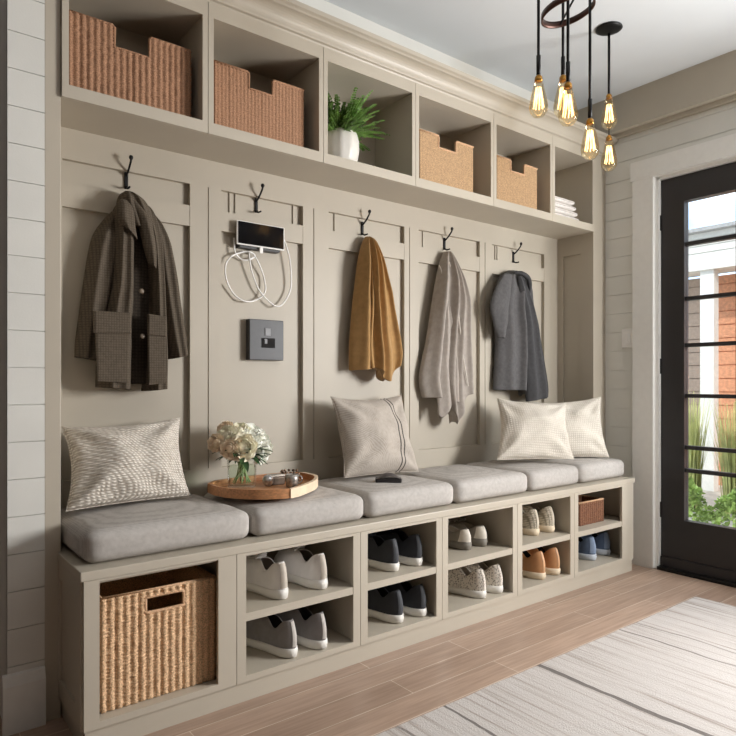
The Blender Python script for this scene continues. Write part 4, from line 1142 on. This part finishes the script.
# ------------------------------------------------------------------ outside
b = NB(); box(b, R + .14, 30, -25, 30, FLOOR - .4, FLOOR - .12); struct('ground', b, mat('pale_paving', (196, 188, 174), .9, var=.1, nscale=8))
HX = 8.0
SID = mat('greige_siding', (182, 160, 142), .8, var=.05); BRK = mat('orange_brown_siding', (214, 152, 116), .8, var=.08)
WHS = mat('white_siding', (225, 222, 214), .8, var=.02); ROOF = mat('grey_roof', (170, 168, 166), .9, var=.1)
hs = thing('neighbour_house', (HX, 3.5, FLOOR - .12), 'neighbouring house seen through the door glass, with white porch columns', 'house')
def hp(name, boxes, m):
    bm = NB()
    for q in boxes: box(bm, *q)
    o = link(name, bm, m, hs); o.location = -Vector(hs.location); return o
def clap(x, y0, y1, z0, z1, h=.16):
    out = []; z = z0
    while z < z1:
        out.append((x - .0, x + .05, y0, y1, z, min(z + h - .012, z1))); z += h
    out.append((x + .02, x + .1, y0, y1, z0, z1)); return out
hp('greige_wall', clap(HX, 3.5, 3.83, FLOOR - .12, 2.33), SID)
hp('white_wall', clap(HX, 3.83, 12, FLOOR - .12, 2.33), WHS)
hp('brown_wall', clap(HX, -3, 3.5, FLOOR - .12, 2.33), BRK)
hp('column', [(HX - .5, HX - .38, 3.28, 3.43, FLOOR - .12, 2.33)], WHS)
hp('column', [(HX - .5, HX - .38, 1.2, 1.35, FLOOR - .12, 2.33)], WHS)
hp('fascia', [(HX - .55, HX - .2, -3, 12, 2.33, 2.46)] , WHS)
hp('upper_siding', clap(HX - .5, -3, 12, 2.46, 2.76, .08), WHS)
bm = NB(); prism = [(HX - .62, 2.76), (HX - .62, 2.80), (HX + 2.5, 2.95), (HX + 2.5, 2.76)]
a_ = [bm.verts.new((x, -3, z)) for x, z in prism]; b_ = [bm.verts.new((x, 12, z)) for x, z in prism]
for k in range(4): bm.faces.new((a_[k], a_[(k + 1) % 4], b_[(k + 1) % 4], b_[k]))
bm.faces.new(a_); bm.faces.new(b_); o = link('roof', bm, ROOF, hs); o.location = -Vector(hs.location)
GRS = mat('yellow_green_grass', (196, 198, 134), .8, var=.2, nscale=6); SHR = mat('bright_shrub', (158, 182, 106), .7, var=.35, nscale=10)
rnd = random.Random(11)
def grass(x, y, h, label):
    bm = NB()
    for i in range(260):
        a = rnd.uniform(0, 2 * PI); r = rnd.uniform(0, .10); L = rnd.uniform(.5, 1) * h; lean = rnd.uniform(0, .12) * h
        w0 = .008; pts = [Vector((r * math.cos(a) + lean * math.cos(a) * (k / 5) ** 2, r * math.sin(a) + lean * math.sin(a) * (k / 5) ** 2, L * k / 5)) for k in range(6)]
        s = Vector((-math.sin(a + .6), math.cos(a + .6), 0)); g_ = [(bm.verts.new(p - s * w0 * (1 - k / 6)), bm.verts.new(p + s * w0 * (1 - k / 6))) for k, p in enumerate(pts)]
        for p_, q_ in zip(g_, g_[1:]): bm.faces.new((p_[0], p_[1], q_[1], q_[0]))
    o = link('ornamental_grass', bm, GRS); o.location = (x, y, FLOOR - .12); tag(o, label, 'grass clump', 'tall grass clumps outside the door')
grass(6.2, 2.93, 1.15, 'tall yellow-green grass clump outside, seen at the left edge of the door glass')
grass(6.4, 2.62, 1.1, 'tall yellow-green grass clump outside, seen beside the middle glazing bar')
grass(6.3, 2.2, 1.1, 'tall yellow-green grass clump outside, seen right of the middle glazing bar')
def shrub(x, y, r_, h, label):
    bm = NB()
    for i in range(900):
        a = rnd.uniform(0, 2 * PI); e = rnd.uniform(0, PI / 2); q = r_ * rnd.uniform(.75, 1)
        c0 = Vector((q * math.cos(a) * math.cos(e), q * math.sin(a) * math.cos(e), h * math.sin(e) * rnd.uniform(.8, 1)))
        d = Vector((rnd.uniform(-1, 1), rnd.uniform(-1, 1), rnd.uniform(-.2, 1))).normalized()
        leaflet(bm, c0, d, d.orthogonal().normalized(), .05, .014)
    o = link('low_shrub', bm, SHR); o.location = (x, y, FLOOR - .12); tag(o, label, 'shrub', 'low shrubs outside the door')
shrub(5.45, 2.66, .24, .42, 'low bright green shrub outside at the foot of the left glass column')
shrub(5.4, 2.16, .24, .36, 'low bright green shrub outside, behind the middle glazing bar')
shrub(5.5, 1.64, .24, .38, 'low bright green shrub outside, seen through the right glass column')

# ------------------------------------------------------------------ light
wd = bpy.data.worlds.new('world'); SC.world = wd; wd.use_nodes = True
n, l = wd.node_tree.nodes, wd.node_tree.links; n.clear()
out = n.new('ShaderNodeOutputWorld'); bg = n.new('ShaderNodeBackground'); tc = n.new('ShaderNodeTexCoord')
mp = n.new('ShaderNodeMapping'); mp.inputs['Scale'].default_value = (1, 1, 2.5); l.new(tc.outputs['Generated'], mp.inputs[0])
ns = n.new('ShaderNodeTexNoise'); ns.inputs['Scale'].default_value = 3.2; ns.inputs['Detail'].default_value = 6; l.new(mp.outputs[0], ns.inputs['Vector'])
cr = n.new('ShaderNodeValToRGB'); cr.color_ramp.elements[0].position = .42; cr.color_ramp.elements[1].position = .62
cr.color_ramp.elements[0].color = (.50, .70, .95, 1); cr.color_ramp.elements[1].color = (1, .985, .96, 1)
l.new(ns.outputs['Fac'], cr.inputs[0]); l.new(cr.outputs[0], bg.inputs['Color']); bg.inputs['Strength'].default_value = 1.9; l.new(bg.outputs[0], out.inputs[0])

def area(name, loc, target, sx, sy, power, color):
    ld = bpy.data.lights.new(name, 'AREA'); ld.shape = 'RECTANGLE'; ld.size = sx; ld.size_y = sy; ld.energy = power; ld.color = color
    o = bpy.data.objects.new(name, ld); COL.objects.link(o); o.location = loc
    o.rotation_euler = (Vector(target) - Vector(loc)).to_track_quat('-Z', 'Y').to_euler(); return o
# daylight coming in through the side window beyond the frame
area('window_daylight', (R + .16, (WY0 + WY1) / 2, (WZ0 + WZ1) / 2), (1.2, 2.2, 1.2), 1.3, .85, 195, (1, .99, .985))
sd = bpy.data.lights.new('sun', 'SUN'); sd.energy = 2.2; sd.angle = math.radians(1.5); sd.color = (1, .96, .9)
so = bpy.data.objects.new('sun', sd); COL.objects.link(so); so.location = (0, -6, 6)
so.rotation_euler = Vector((.75, .55, -.7)).to_track_quat('-Z', 'Y').to_euler()

# ------------------------------------------------------------------ camera
cd = bpy.data.cameras.new('camera'); cam = bpy.data.objects.new('camera', cd); COL.objects.link(cam)
cam.location = (0, 0, EYE); cam.rotation_euler = (PI / 2, 0, math.radians(-38))
cd.sensor_width = 36; cd.lens = 36 * 640 / 736; cd.shift_y = 15 / 736; cd.clip_start = .05
SC.camera = cam
SC.view_settings.view_transform = 'Standard'; SC.view_settings.look = 'None'; SC.view_settings.gamma = 1
SC.view_settings.use_curve_mapping = False; SC.view_settings.exposure = 0.0
